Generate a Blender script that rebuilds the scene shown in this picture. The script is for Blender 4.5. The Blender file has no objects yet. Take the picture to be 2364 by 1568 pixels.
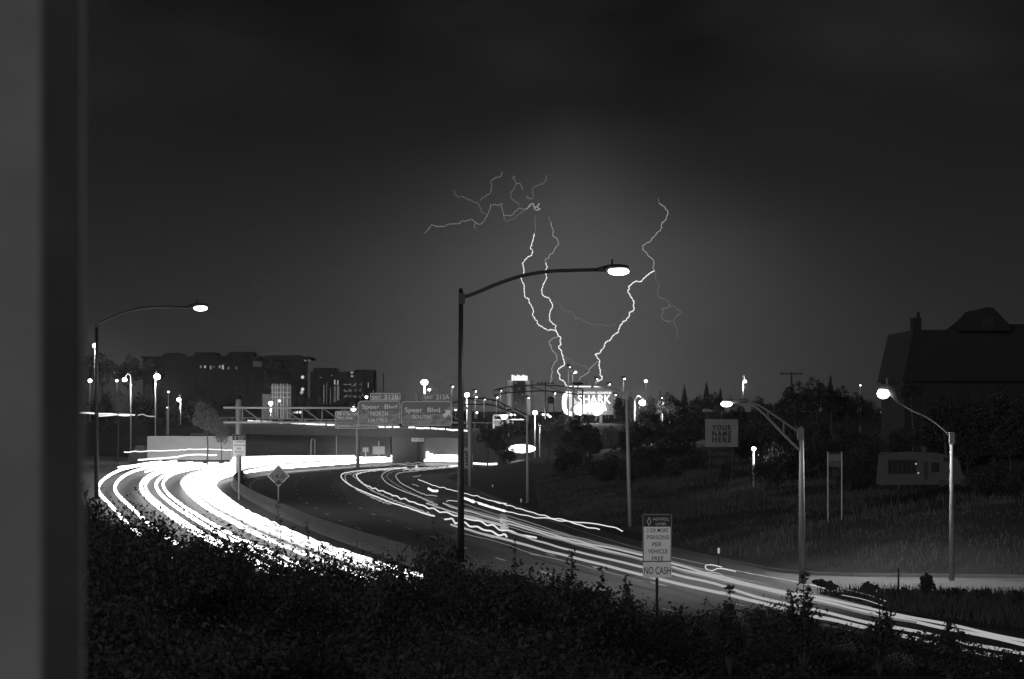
import bpy, math, random
import numpy as np
from mathutils import Vector
random.seed(7); RNG = np.random.default_rng(7)
SC = bpy.context.scene
COL = SC.collection
# ------------------------------------------------------------------ camera
FPX = 2844.0; CAMZ = 7.2; HZ = 950.0; KP = 0.43316 / FPX
cd = bpy.data.cameras.new('camera'); cam = bpy.data.objects.new('camera', cd); COL.objects.link(cam)
cam.location = (0, 0, CAMZ); cam.rotation_euler = (math.radians(90), 0, 0)
cd.sensor_width = 36; cd.lens = 100; cd.shift_y = 0.0702
cd.clip_start = 0.1; cd.clip_end = 30000
cd.dof.use_dof = True; cd.dof.focus_distance = 160; cd.dof.aperture_fstop = 7
SC.camera = cam
# ------------------------------------------------------------------ render look
SC.view_settings.view_transform = 'Standard'; SC.view_settings.look = 'None'
SC.view_settings.exposure = 0; SC.view_settings.gamma = 1; SC.view_settings.use_curve_mapping = False
SC.render.engine = 'CYCLES'
SC.cycles.use_adaptive_sampling = True; SC.cycles.adaptive_threshold = 0.02
SC.cycles.use_denoising = True
SC.cycles.max_bounces = 4; SC.cycles.volume_bounces = 0; SC.cycles.caustics_reflective = False; SC.cycles.caustics_refractive = False
SC.cycles.sample_clamp_indirect = 3
# ------------------------------------------------------------------ sky (night storm cloud lit from within by the lightning)
W = bpy.data.worlds.new('World'); SC.world = W; W.use_nodes = True
nt = W.node_tree; nt.nodes.clear()
def N(t, **k):
    n = nt.nodes.new(t)
    for a, b in k.items(): setattr(n, a, b)
    return n
def M(op, a, b=None, c=None):
    n = N('ShaderNodeMath', operation=op)
    for i, v in enumerate((a, b, c)):
        if v is None: continue
        if isinstance(v, (int, float)): n.inputs[i].default_value = v
        else: nt.links.new(v, n.inputs[i])
    return n.outputs[0]
tc = N('ShaderNodeTexCoord'); sep = N('ShaderNodeSeparateXYZ'); nt.links.new(tc.outputs['Generated'], sep.inputs[0])
az = M('ARCTAN2', sep.outputs[0], sep.outputs[1]); el = M('ARCSINE', sep.outputs[2])
cmb = N('ShaderNodeCombineXYZ'); nt.links.new(az, cmb.inputs[0]); nt.links.new(el, cmb.inputs[1])
ns = N('ShaderNodeTexNoise'); ns.inputs['Scale'].default_value = 9; ns.inputs['Detail'].default_value = 4; ns.inputs['Roughness'].default_value = .45
mp = N('ShaderNodeMapping'); mp.inputs['Scale'].default_value = (1, 2.2, 1); mp.inputs['Rotation'].default_value = (0, 0, .15); mp.inputs['Location'].default_value = (0.07, .05, 0)
nt.links.new(cmb.outputs[0], mp.inputs[0]); nt.links.new(mp.outputs[0], ns.inputs[0])
nz = M('SUBTRACT', ns.outputs[0], .5)
azw = M('ADD', M('ADD', az, M('MULTIPLY', nz, .03)), -.018)
elw = M('ADD', el, M('MULTIPLY', nz, .03))
gx = M('EXPONENT', M('MULTIPLY', M('POWER', M('ABSOLUTE', M('DIVIDE', azw, .060)), 1.7), -1))
gx2 = M('EXPONENT', M('MULTIPLY', M('POWER', M('ABSOLUTE', M('DIVIDE', azw, .13)), 2), -1))
def sstep(x, a, b):
    n = N('ShaderNodeMapRange', interpolation_type='SMOOTHSTEP'); nt.links.new(x, n.inputs[0])
    n.inputs[1].default_value = a; n.inputs[2].default_value = b; return n.outputs[0]
lowmask = M('SUBTRACT', 1, sstep(M('ADD', elw, M('MULTIPLY', M('ABSOLUTE', azw), .25)), .045, .115))
glow = M('MULTIPLY', M('ADD', M('MULTIPLY', gx, .052), M('MULTIPLY', gx2, .010)), lowmask)
base = M('ADD', M('MULTIPLY', M('SUBTRACT', 1, sstep(el, .0, .13)), .011), .0095)
clouds = M('MULTIPLY', M('MULTIPLY', sstep(el, .07, .14), M('MAXIMUM', nz, -.10)), .035)
sky = M('MAXIMUM', M('ADD', M('ADD', base, glow), clouds), .006)
emcol = N('ShaderNodeCombineXYZ')
for i in range(3): nt.links.new(sky, emcol.inputs[i])
bg = N('ShaderNodeBackground'); nt.links.new(emcol.outputs[0], bg.inputs[0]); bg.inputs[1].default_value = 1.0
wo = N('ShaderNodeOutputWorld'); nt.links.new(bg.outputs[0], wo.inputs[0])
# added fill light: dim, wide sun behind the camera, upper left, brightening the signs
sl = bpy.data.lights.new('fill_sun', 'SUN'); sl.energy = 0.85; sl.angle = math.radians(30); sl.color = (1, 1, 1)
so = bpy.data.objects.new('fill_sun', sl); COL.objects.link(so)
so.rotation_euler = Vector((.34, .92, -.17)).to_track_quat('-Z', 'Y').to_euler()

# ------------------------------------------------------------------ picture -> place helpers (display px of the 2364 wide view)
def P(x, y, z=0.0):
    D = (CAMZ - z) / ((y - HZ) * KP); return ((x - 1182) * KP * D, D, z)
def Q(x, y, D): return ((x - 1182) * KP * D, D, CAMZ - (y - HZ) * KP * D)
def conv(ox, oy, s): return lambda u, v: (ox + s * u, oy + s * v)
Z3 = conv(1046.5, 738.7, .2749); Z5 = conv(184.7, 985, .3718); Z6 = conv(923.4, 1046.5, .3326); Z7 = conv(1539, 1108, .3489)
Z8 = conv(923.4, 338.6, .3729); ZB = conv(1138.9, 837.2, .1335); ZI = conv(184.7, 1046.5, .1823); ZK = conv(738.7, 1034.2, .1823)
ZD = conv(529.4, 800.3, .15625); ZC = conv(184.7, 788, .157)
# ------------------------------------------------------------------ materials
MATS = {}
def mat(name, v, rough=.8, var=.25, scale=3.0, metal=0, bump=0, spec=.3):
    if name in MATS: return MATS[name]
    m = bpy.data.materials.new(name); m.use_nodes = True; t = m.node_tree; b = t.nodes['Principled BSDF']
    b.inputs['Roughness'].default_value = rough; b.inputs['Metallic'].default_value = metal
    b.inputs['Specular IOR Level'].default_value = spec
    n = t.nodes.new('ShaderNodeTexNoise'); n.inputs['Scale'].default_value = scale; n.inputs['Detail'].default_value = 6; n.inputs['Roughness'].default_value = .65
    tcn = t.nodes.new('ShaderNodeTexCoord'); t.links.new(tcn.outputs['Object'], n.inputs[0])
    r = t.nodes.new('ShaderNodeMapRange'); t.links.new(n.outputs[0], r.inputs[0])
    r.inputs[1].default_value = .25; r.inputs[2].default_value = .75
    r.inputs[3].default_value = v * (1 - var); r.inputs[4].default_value = v * (1 + var)
    c = t.nodes.new('ShaderNodeCombineColor')
    for i in range(3): t.links.new(r.outputs[0], c.inputs[i])
    t.links.new(c.outputs[0], b.inputs['Base Color'])
    if bump:
        bp = t.nodes.new('ShaderNodeBump'); bp.inputs['Strength'].default_value = bump; bp.inputs['Distance'].default_value = .05
        t.links.new(n.outputs[0], bp.inputs['Height']); t.links.new(bp.outputs[0], b.inputs['Normal'])
    MATS[name] = m; return m
def emat(name, s, light=True):
    if name in MATS: return MATS[name]
    m = bpy.data.materials.new(name); m.use_nodes = True; t = m.node_tree; t.nodes.clear()
    e = t.nodes.new('ShaderNodeEmission'); e.inputs[1].default_value = s; o = t.nodes.new('ShaderNodeOutputMaterial')
    t.links.new(e.outputs[0], o.inputs[0])
    if not light: m.cycles.emission_sampling = 'NONE'
    MATS[name] = m; return m
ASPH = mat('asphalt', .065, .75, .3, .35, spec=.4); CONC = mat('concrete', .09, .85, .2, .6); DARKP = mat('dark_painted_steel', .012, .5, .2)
GALV = mat('galvanised_steel', .30, .5, .15, 2); STEEL = mat('weathered_steel', .13, .6, .2, 1); WHITEP = mat('white_reflective_sheeting', .85, .45, .06, 2)
SIGNG = mat('sign_background_sheeting', .16, .35, .12, .6); SIGNW = mat('sign_legend_white', .88, .5, .05); BLK = mat('black_lettering', .03, .6, .1)
LEAF = mat('dark_leaves', .022, .7, .5, 1.2); LEAF2 = mat('lit_tone_leaves', .09, .7, .45, 1.0); LEAFN = mat('shrub_leaves', .034, .7, .6, .7)  # LEAF2: lamp light on the lit trees put into a paler leaf colour
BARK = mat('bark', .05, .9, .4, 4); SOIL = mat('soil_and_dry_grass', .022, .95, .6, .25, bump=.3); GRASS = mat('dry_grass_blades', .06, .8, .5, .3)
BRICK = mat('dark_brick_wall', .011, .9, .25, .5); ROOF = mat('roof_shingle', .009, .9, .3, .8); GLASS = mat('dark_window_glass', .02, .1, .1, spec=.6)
PAINT = mat('road_paint', .5, .6, .25, 1.5)
# ------------------------------------------------------------------ mesh builder
class MB:
    def __init__(s): s.v = []; s.f = []
    def add(s, vs, fs):
        o = len(s.v); s.v += [tuple(v) for v in vs]; s.f += [tuple(i + o for i in f) for f in fs]; return s
    def box(s, x0, x1, y0, y1, z0, z1):
        return s.add([(x0,y0,z0),(x1,y0,z0),(x1,y1,z0),(x0,y1,z0),(x0,y0,z1),(x1,y0,z1),(x1,y1,z1),(x0,y1,z1)],
                     [(0,3,2,1),(4,5,6,7),(0,1,5,4),(1,2,6,5),(2,3,7,6),(3,0,4,7)])
    def bevbox(s, x0, x1, y0, y1, z0, z1, r, seg=4):      # rounded in the x-z plane
        pts = []
        for cx, cz, a0 in ((x1-r, z1-r, 0), (x0+r, z1-r, 90), (x0+r, z0+r, 180), (x1-r, z0+r, 270)):
            for k in range(seg + 1):
                a = math.radians(a0 + 90 * k / seg); pts.append((cx + r * math.cos(a), cz + r * math.sin(a)))
        return s.prism(pts, y0, y1)
    def prism(s, poly, y0, y1):                             # polygon in x-z extruded along y
        n = len(poly); vs = [(x, y0, z) for x, z in poly] + [(x, y1, z) for x, z in poly]
        return s.add(vs, [tuple(range(n)), tuple(range(2*n-1, n-1, -1))] + [(i, i+n, (i+1) % n + n, (i+1) % n) for i in range(n)])
    def tube(s, pts, r, n=8, cap=True):
        pts = [Vector(p) for p in pts]; rs = r if isinstance(r, (list, tuple)) else [r] * len(pts)
        vs = []; fs = []
        for i, p in enumerate(pts):
            t = (pts[min(i+1, len(pts)-1)] - pts[max(i-1, 0)])
            if t.length < 1e-9: t = Vector((0, 0, 1))
            t.normalize(); ref = Vector((0, 0, 1)) if abs(t.z) < .9 else Vector((0, 1, 0))
            a = t.cross(ref).normalized(); b = a.cross(t)
            for k in range(n):
                w = 2 * math.pi * k / n; vs.append(p + a * (math.cos(w) * rs[i]) + b * (math.sin(w) * rs[i]))
        for i in range(len(pts) - 1):
            for k in range(n):
                fs.append((i*n+k, i*n+(k+1) % n, (i+1)*n+(k+1) % n, (i+1)*n+k))
        if cap: fs.append(tuple(range(n-1, -1, -1))); fs.append(tuple((len(pts)-1)*n + k for k in range(n)))
        return s.add(vs, fs)
    def ball(s, c, rx, ry=None, rz=None, nu=10, nv=7):
        ry = ry or rx; rz = rz or rx; vs = []; fs = []
        for j in range(nv + 1):
            th = math.pi * j / nv
            for i in range(nu):
                ph = 2*math.pi*i/nu; vs.append((c[0]+rx*math.sin(th)*math.cos(ph), c[1]+ry*math.sin(th)*math.sin(ph), c[2]+rz*math.cos(th)))
        for j in range(nv):
            for i in range(nu): fs.append((j*nu+i, (j+1)*nu+i, (j+1)*nu+(i+1) % nu, j*nu+(i+1) % nu))
        return s.add(vs, fs)
    def build(s, name, m, parent=None, origin=(0, 0, 0), smooth=False):
        me = bpy.data.meshes.new(name); ox, oy, oz = origin
        me.from_pydata([(x-ox, y-oy, z-oz) for x, y, z in s.v], [], s.f)
        me.materials.append(m); me.update()
        if smooth: me.shade_smooth()
        o = bpy.data.objects.new(name, me); COL.objects.link(o)
        if parent: o.parent = parent
        return o
def tag(o, label=None, cat=None, group=None, kind=None):
    if label: o['label'] = label
    if cat: o['category'] = cat
    if group: o['group'] = group
    if kind: o['kind'] = kind
    return o
def thing(name, label, cat, loc=(0, 0, 0), group=None):
    o = bpy.data.objects.new(name, None); COL.objects.link(o); o.location = loc; o.empty_display_size = .5
    return tag(o, label, cat, group)
def plight(parent, loc, power, r=.2):
    l = bpy.data.lights.new('lamp_light', 'POINT'); l.energy = power; l.shadow_soft_size = r; l.color = (1, 1, 1)
    o = bpy.data.objects.new('lamp_light', l); COL.objects.link(o); o.location = loc; o.parent = parent; return o
def slight(parent, loc, power):
    l = bpy.data.lights.new('lamp_light', 'SPOT'); l.energy = power; l.shadow_soft_size = .2; l.spot_size = math.radians(152); l.spot_blend = .5
    o = bpy.data.objects.new('lamp_light', l); COL.objects.link(o); o.location = loc; o.parent = parent; return o
def text(s, cx, y, cz, w, h, m, parent, name='lettering', font_gap=1.0, thick=.006, label=None, bold=.004):
    c = bpy.data.curves.new(name, 'FONT'); c.body = s; c.align_x = 'CENTER'; c.extrude = .02; c.space_character = font_gap; c.offset = bold
    o = bpy.data.objects.new(name, c); COL.objects.link(o)
    me = bpy.data.meshes.new_from_object(o.evaluated_get(bpy.context.evaluated_depsgraph_get()))
    bpy.data.objects.remove(o)
    me.name = name
    n = len(me.vertices); a = np.empty(n*3, 'f'); me.vertices.foreach_get('co', a); a = a.reshape(n, 3)
    mn = a.min(0); mx = a.max(0); sx = w / (mx[0]-mn[0]); sz = h / (mx[1]-mn[1])
    b = np.empty_like(a); b[:, 0] = cx + (a[:, 0] - (mn[0]+mx[0])/2) * sx; b[:, 2] = cz + (a[:, 1] - (mn[1]+mx[1])/2) * sz
    b[:, 1] = y - (a[:, 2] - mn[2]) / (mx[2]-mn[2]) * thick
    me.vertices.foreach_set('co', b.ravel()); me.materials.clear(); me.materials.append(m); me.update()
    o = bpy.data.objects.new(name, me); COL.objects.link(o); o.parent = parent
    if label: o['label'] = label
    return o
def catmull(pts, per=5):
    pts = [np.array(p, float) for p in pts]; out = []
    for i in range(len(pts) - 1):
        p0 = pts[max(i-1, 0)]; p1 = pts[i]; p2 = pts[i+1]; p3 = pts[min(i+2, len(pts)-1)]
        for k in range(per):
            t = k / per
            out.append(.5*((2*p1)+(p2-p0)*t+(2*p0-5*p1+4*p2-p3)*t*t+(3*p1-p0-3*p2+p3)*t**3))
    out.append(pts[-1]); return out
def resample(pts, n):
    a = np.array(pts); d = np.r_[0, np.cumsum(np.linalg.norm(np.diff(a, axis=0), axis=1))]
    s = np.linspace(0, d[-1], n); return np.stack([np.interp(s, d, a[:, k]) for k in range(a.shape[1])], 1)
def npmesh(name, v, quads, m, parent=None):
    me = bpy.data.meshes.new(name); nf = len(quads); k = quads.shape[1]
    me.vertices.add(len(v)); me.vertices.foreach_set('co', v.astype('f').ravel())
    me.loops.add(nf*k); me.loops.foreach_set('vertex_index', quads.astype('i').ravel())
    me.polygons.add(nf); me.polygons.foreach_set('loop_start', np.arange(0, nf*k, k, dtype='i'))
    me.polygons.foreach_set('loop_total', np.full(nf, k, 'i')); me.update(calc_edges=True); me.validate(); me.materials.append(m)
    return me
def nobj(name, me, parent=None):
    o = bpy.data.objects.new(name, me); COL.objects.link(o); o.parent = parent; return o

# ------------------------------------------------------------------ GROUND
def g2(x, y): p = P(x, y); return (p[0], p[1])
CORR = [(-7, 85), (-12.5, 105), (-18, 135), (-24.8, 172), (-32, 215), (-44, 262), (-76, 275), (-76, 470), (-62, 452), (-49, 424), (-39, 418), (-18, 424), (30, 424), (30, 372),
        (0, 362), g2(1060, 1090), g2(1030, 1104), g2(1110, 1132), g2(1250, 1187), g2(1480, 1250), g2(1700, 1298), g2(1880, 1325), g2(2364, 1332),
        (62, 112), (90, 60), (62, 50), (20, 61), (8, 67), (0, 75)]
cp = np.array(CORR)
def sdist(X, Y):
    X = np.asarray(X, float); Y = np.asarray(Y, float); d = np.full(X.shape, 1e9); ins = np.zeros(X.shape, bool)
    for i in range(len(cp)):
        a = cp[i]; b = cp[(i+1) % len(cp)]; e = b - a
        t = np.clip(((X-a[0])*e[0]+(Y-a[1])*e[1])/(e@e), 0, 1)
        d = np.minimum(d, np.hypot(X-a[0]-t*e[0], Y-a[1]-t*e[1]))
        c = ((a[1] > Y) != (b[1] > Y)) & (X < (b[0]-a[0])*(Y-a[1])/(b[1]-a[1]+1e-12)+a[0]); ins ^= c
    return np.where(ins, -d, d)
def ground(X, Y):
    d = sdist(X, Y); X = np.asarray(X, float); Y = np.asarray(Y, float)
    sl = np.where((X > 0) & (Y > 100), .20, .19) + np.where((Y > 410), .10, 0)
    zm = np.where(Y < 110, 4.9, np.where(Y > 300, 5.6, 5.4))
    z = np.clip((d - .8) * sl, 0, None); z = zm * (1 - np.exp(-z / zm * 1.15))
    z += np.where(d > 2, .22*np.sin(X*.35+Y*.13)*np.sin(Y*.21-X*.1) * np.clip((d-2)/8, 0, 1), 0)
    far = np.clip((Y-460)/400, 0, 1) * 0.6
    return np.where(d < .5, -.12 + .05*np.clip(d, 0, .5), z) + far
xs = np.concatenate([np.linspace(-2500, -130, 14), np.arange(-120, 121, 2.0), np.linspace(130, 2500, 14)])
ys = np.concatenate([[-40, -20], np.arange(-6, 200, 2.0), np.arange(200, 520, 3.0), np.linspace(530, 9000, 30)])
GX, GY = np.meshgrid(xs, ys); GZ = ground(GX, GY)
nx, ny = len(xs), len(ys); idx = np.arange(nx*ny).reshape(ny, nx)
q = np.stack([idx[:-1, :-1], idx[:-1, 1:], idx[1:, 1:], idx[1:, :-1]], -1).reshape(-1, 4)
me = npmesh('ground', np.stack([GX.ravel(), GY.ravel(), GZ.ravel()], 1), q, SOIL); me.shade_smooth()
tag(nobj('ground', me), kind='structure')
rb = MB(); rb.add([(x, y, 0.0) for x, y in CORR], [tuple(range(len(CORR)))[::-1]])
ro = rb.build('road', ASPH); tag(ro, kind='structure')
# grass island between motorway and ramp
ISL = [P(*p) for p in ((1875, 1378), (2000, 1373), (2150, 1376), (2364, 1382), (2700, 1400), (2700, 1520), (2364, 1462), (2150, 1432), (2040, 1408), (1940, 1392))]
b = MB(); n = len(ISL); b.add([(x, y, .12) for x, y, z in ISL] + [(x, y, -.02) for x, y, z in ISL], [tuple(range(n))[::-1]] + [(i, (i+1) % n, (i+1) % n+n, i+n) for i in range(n)])
tag(b.build('grass_island', SOIL), kind='structure')
# painted lane lines
def strip(b, pts, w, z=.006):
    pts = [Vector((p[0], p[1], 0)) for p in pts]; vs = []; n = len(pts)
    for i, p in enumerate(pts):
        t = (pts[min(i+1, n-1)] - pts[max(i-1, 0)]).normalized(); s_ = Vector((-t.y, t.x, 0)) * w / 2
        vs += [(p.x+s_.x, p.y+s_.y, z), (p.x-s_.x, p.y-s_.y, z)]
    b.add(vs, [(2*i, 2*i+1, 2*i+3, 2*i+2) for i in range(n-1)])
ROW2 = [P(*p) for p in ((900, 1082), (760, 1092), (700, 1103), (684, 1116), (683, 1130), (693, 1148), (709, 1162), (733, 1175), (763, 1191), (798, 1207), (841, 1225), (898, 1245), (1000, 1283), (1150, 1335), (1400, 1420), (1800, 1560))]
ROW1 = [P(*p) for p in ((950, 1082), (840, 1092), (785, 1105), (771, 1118), (770, 1132), (782, 1147), (800, 1158), (814, 1165), (841, 1178), (874, 1193), (916, 1210), (1000, 1240), (1110, 1277), (1300, 1335), (1600, 1425), (2000, 1540))]
ROW0 = [P(*p) for p in ((1000, 1085), (920, 1092), (880, 1105), (872, 1118), (885, 1135), (920, 1155), (990, 1185), (1100, 1225), (1250, 1275), (1450, 1330), (1700, 1395), (2000, 1465), (2364, 1550))]
k = 0
for row in (ROW2, ROW1, ROW0):
    r = resample(catmull(row, 6), 2600); L = np.linalg.norm(np.diff(r[:, :2], axis=0), axis=1).sum(); step = L / 2600
    s0 = 0
    while s0 < L - 4:
        i0 = int(s0/step); i1 = int((s0+3.05)/step); seg = r[i0:i1:max(1, (i1-i0)//3)]
        b = MB(); strip(b, seg, .16); o = b.build('lane_dash', PAINT, ro); k += 1
        s0 += 12.2
EDGE = [P(*p) for p in ((1110, 1138), (1250, 1195), (1480, 1268), (1700, 1318), (1880, 1352), (1960, 1385), (2060, 1412), (2200, 1448), (2364, 1480))]
b = MB(); strip(b, resample(catmull(EDGE, 6), 80), .14); b.build('edge_line', PAINT, ro)
EDGE2 = [P(*p) for p in ((905, 1078), (760, 1084), (640, 1098), (585, 1112), (580, 1128), (610, 1155), (680, 1190), (775, 1232), (930, 1284), (1110, 1345), (1400, 1440))]
b = MB(); strip(b, resample(catmull(EDGE2, 6), 80), .14); b.build('edge_line', PAINT, ro)
# kerb along the ramp
RK = resample(catmull([P(*p) for p in ((1480, 1253), (1700, 1301), (1880, 1328), (2364, 1335))] + [(62, 113, 0)], 6), 40)
b = MB()
for i in range(len(RK)-1):
    p, q_ = RK[i], RK[i+1]; b.add([(p[0], p[1], 0), (q_[0], q_[1], 0), (q_[0], q_[1], .13), (p[0], p[1], .13), (p[0]+.02, p[1]+.3, .13), (q_[0]+.02, q_[1]+.3, .13)], [(0, 1, 2, 3), (3, 2, 5, 4)])
tag(b.build('kerb', CONC), kind='structure')
# pale concrete surface of the ramp
b = MB(); RP = [P(*p) for p in ((1760, 1320), (1880, 1330), (2120, 1334), (2364, 1338))] + [(60, 111, 0), (60, 100, 0)] + [P(*p) for p in ((2364, 1378), (2150, 1370), (2000, 1366), (1880, 1368), (1800, 1345))]
b.add([(x, y, .004) for x, y, z in RP], [tuple(range(len(RP)))[::-1]]); tag(b.build('ramp_pavement', mat('pale_concrete_paving', .12, .85, .25, .5)), kind='structure')
# median barrier: jersey profile swept along the median, one object, built from segments you can tell apart near the camera
BAR = resample(catmull([P(*p) for p in ((905, 1073), (750, 1080), (640, 1089), (575, 1100), (545, 1112), (545, 1128), (580, 1153), (650, 1190), (765, 1238), (913, 1290), (1120, 1362), (1400, 1460), (1700, 1580))], 8), 60)
bt = thing('concrete_barrier', 'pale concrete median barrier curving beside the headlight stream', 'barrier', tuple(BAR[0]))
prof = [(-.3, 0), (-.3, .08), (-.15, .33), (-.09, .85), (.09, .85), (.15, .33), (.3, .08), (.3, 0)]
for i in range(len(BAR)-1):
    p = Vector(BAR[i]); q_ = Vector(BAR[i+1]); t = (q_-p).normalized(); s_ = Vector((-t.y, t.x, 0)); q_ = q_ - t*.03
    vs = [p + s_*a + Vector((0, 0, h)) for a, h in prof] + [q_ + s_*a + Vector((0, 0, h)) for a, h in prof]
    MB().add(vs, [(k, k+1, k+9, k+8) for k in range(7)] + [tuple(range(8))[::-1], tuple(range(8, 16))]).build('barrier_block', CONC, bt, BAR[0])

# ------------------------------------------------------------------ LIGHT STREAKS ON THE ROAD
def wob(pts, amp, wl, ph=0):
    a = np.array(pts); d = np.r_[0, np.cumsum(np.linalg.norm(np.diff(a, axis=0), axis=1))]
    a[:, 2] += amp*np.sin(d/wl*6.283+ph)*(.6+.4*np.sin(d/wl*1.7)); return a
def trail(pts, r, m, label, group, amp=0, wl=9, per=6, n=None, name='light_streak', sides=5):
    a = catmull(pts, per)
    if n: a = resample(a, n)
    a = wob(a, amp, wl, random.random()*6)
    o = MB().tube([tuple(p) for p in a], r, sides).build(name, m, None, tuple(a[0]), smooth=True); o.location = tuple(a[0])
    return tag(o, label, 'light streak', group)
HB = emat('headlight_glare', 4.2); HB2 = emat('headlight_streak', 1.5)
OUT = [(905, 1058), (700, 1059), (560, 1060), (400, 1066), (320, 1075), (275, 1086), (245, 1102), (230, 1117), (227, 1130), (233, 1142), (255, 1165), (279, 1192), (310, 1222), (370, 1270), (440, 1325)]
INN = [(905, 1063), (820, 1067), (730, 1073), (620, 1082), (555, 1091), (520, 1099), (502, 1108), (496, 1118), (500, 1128), (525, 1149), (565, 1176), (600, 1192), (668, 1223), (735, 1249), (817, 1277), (920, 1309), (1000, 1335)]
for i, (z, y_) in enumerate(((.7, 400), (1.0, 401), (1.3, 402), (1.5, 403), (.9, 396))):
    trail([(-13.6+.25*i, y_, z), (-10.5, y_+.5, z+.05), (-7.4, y_+1, z+.1)], .2, HB, 'one of the thick merged white streaks in the bridge opening left of the tall pole', 'streaks in the bridge opening', per=4)
def onz(L, z): return [P(x, y, z) for x, y in L]
RO = resample(catmull(onz(OUT, .65), 8), 150); RI = resample(catmull(onz(INN, .65), 8), 150)
def headtrail(t, z=.65, lo=0, hi=150):
    a = RO*(1-t)+RI*t; a = a[lo:hi].copy(); a[:, 2] = z; return a
# the road comes in behind the pier: lead-in from under the bridge
def leadin(a, dx=11.5): p = a[0]; return np.vstack([[(p[0]+dx*(1-k/6), p[1]+3.0*(1-k/6)*0+1.5*math.sin((1-k/6)*1.2), p[2]) for k in range(6)], a])
hl = [(0.0, .62, 'outermost white headlight streak on the left carriageway', .14), (.145, .62, 'second white headlight streak in from the outer edge', .14),
      (.37, .62, 'white headlight streak left of the dark gap in the stream', .17), (.41, .62, 'thin white headlight streak inside the wider left one', .10), (.50, .66, 'white headlight streak close beside the dark gap', .14), (.56, .7, 'white headlight streak bordering the dark gap on its left', .12)]
for t, z, lb, r in hl:
    a_ = wob(leadin(headtrail(t, z)), .05, 6, t*9); trail(a_, [float(np.interp(k, [0, 80, 120, 156], [1, 1, .8, .6]))*r for k in range(len(a_))], HB, lb, 'headlight streaks on the left carriageway', per=1)
dense = [.74, .77, .80, .83, .855, .88, .905, .93, .95, .97, .985, 1.0]
HB3 = emat('faint_headlight_streak', 1.0); dense += [.72, .787, .842, .893, .94]
for i, t in enumerate(dense):
    a_ = wob(leadin(headtrail(t, .55+.25*random.random())), .05, 5+3*random.random(), t*9); trail(a_, [float(np.interp(k, [0, 70, 110, 156], [.17, .16, .09, .045])) for k in range(len(a_))], HB if i < 12 and i % 4 != 2 else HB3, 'one of the merged white headlight streaks filling the inner lanes of the left carriageway', 'merged headlight streaks', per=1)
for i, t in enumerate([.06, .10, .2, .25, .3, .34, .45, .6, .65, .7]):
    trail(leadin(headtrail(t, .55+.5*random.random(), 0, 44+random.randint(-6, 6))), .13, HB, 'one of the short white streaks merging into the bright band before the bridge', 'streaks of the bright band')
# truck marker streaks above the band
trail([P(x, y, 2.6) for x, y in ((287, 1044), (330, 1042), (400, 1040), (450, 1037), (500, 1038), (537, 1040))], .06, HB2, 'thin wavy white streak above the bright band, beside the white lorry', 'marker light streaks', .05, 5)
trail([P(x, y, 2.0) for x, y in ((320, 1062), (400, 1056), (440, 1050), (500, 1051))], .10, HB2, 'short white streak just below the lorry body', 'marker light streaks', .03, 5)
trail([P(x, y, .9) for x, y in ((274, 1079), (330, 1073), (400, 1066), (450, 1060))], .12, HB, 'uppermost white streak at the left end of the bright band', 'marker light streaks')
# cross street on the bridge
trail([Q(x, y, 470) for x, y in ((150, 953), (195, 954), (230, 957), (260, 956), (285, 958), (300, 957))], .13, emat('street_streak', 1.2), 'white streak along the high street at the far left', 'streaks on the high street', .12, 11)
trail([Q(x, y, 470) for x, y in ((228, 959), (260, 960), (290, 959), (312, 957))], .10, emat('street_streak', 1.2), 'lower of the wavy white streaks on the high street beside the left lamp pole', 'streaks on the high street', .22, 8)
trail([Q(x, y, 470) for x, y in ((318, 961), (330, 958), (340, 961), (358, 960))], .08, emat('dim_streak', .5), 'short dim streak on the high street left of the big tree', 'streaks on the high street', .2, 8)
dk = [(579, 972), (640, 975), (700, 978), (771, 981), (830, 985), (880, 986), (950, 987), (990, 989), (1020, 990), (1050, 993), (1085, 995)]
dd = resample([Q(x, y, 417-(x-525)/575*55) for x, y in dk], 61)
for i in range(30):
    if i in (12, 17, 21): continue
    sg = dd[2*i:2*i+3].copy(); sg[-1] = sg[-2]+(sg[-1]-sg[-2])*random.uniform(.3, .95); sg = sg - np.array([0, 4.2, -.02])
    trail(sg, .11, HB2, 'one of the short white light dashes seen through the bridge parapet', 'light dashes along the bridge', .05, 7, per=3)
# tail light streaks
T1 = emat('bright_tail_streak', .85); T2 = emat('tail_streak', .42); T3 = emat('dim_tail_streak', .17)
def zk(L, z=.8): return [P(*ZK(u, v), z) for u, v in L]
def z6(L, z=.8): return [P(*Z6(u, v), z) for u, v in L]
def z7(L, z=.8): return [P(*Z7(u, v), z) for u, v in L]
G = 'tail light streaks on the right carriageway'
trail(zk([(1100, 245), (845, 262), (600, 280), (430, 297), (300, 322), (268, 355), (290, 400), (380, 470), (520, 540), (700, 612), (900, 690), (1100, 752), (1340, 835), (1450, 862)]), 0.049, T1, 'brightest leftmost tail light streak bending sharply on the right carriageway', G, .02, 6)
trail(zk([(1100, 255), (850, 270), (520, 308), (345, 332), (318, 370), (345, 430), (450, 520), (560, 575), (700, 640), (760, 670), (900, 716)]), 0.029, T2, 'zigzag tail light streak hugging the leftmost bright one', G, .10, 3.2, 8)
trail(zk([(1100, 262), (840, 272), (600, 300), (495, 322), (463, 352), (490, 400), (560, 460), (700, 520), (800, 550), (950, 610), (1100, 660), (1300, 730), (1480, 790), (1740, 860)]) + z6([(450, 450), (530, 468), (600, 490), (680, 520), (760, 542), (830, 562), (945, 588)]), 0.046, T1, 'second bright tail light streak ending in waves right of the tall lamp pole', G, .08, 7)
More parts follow.
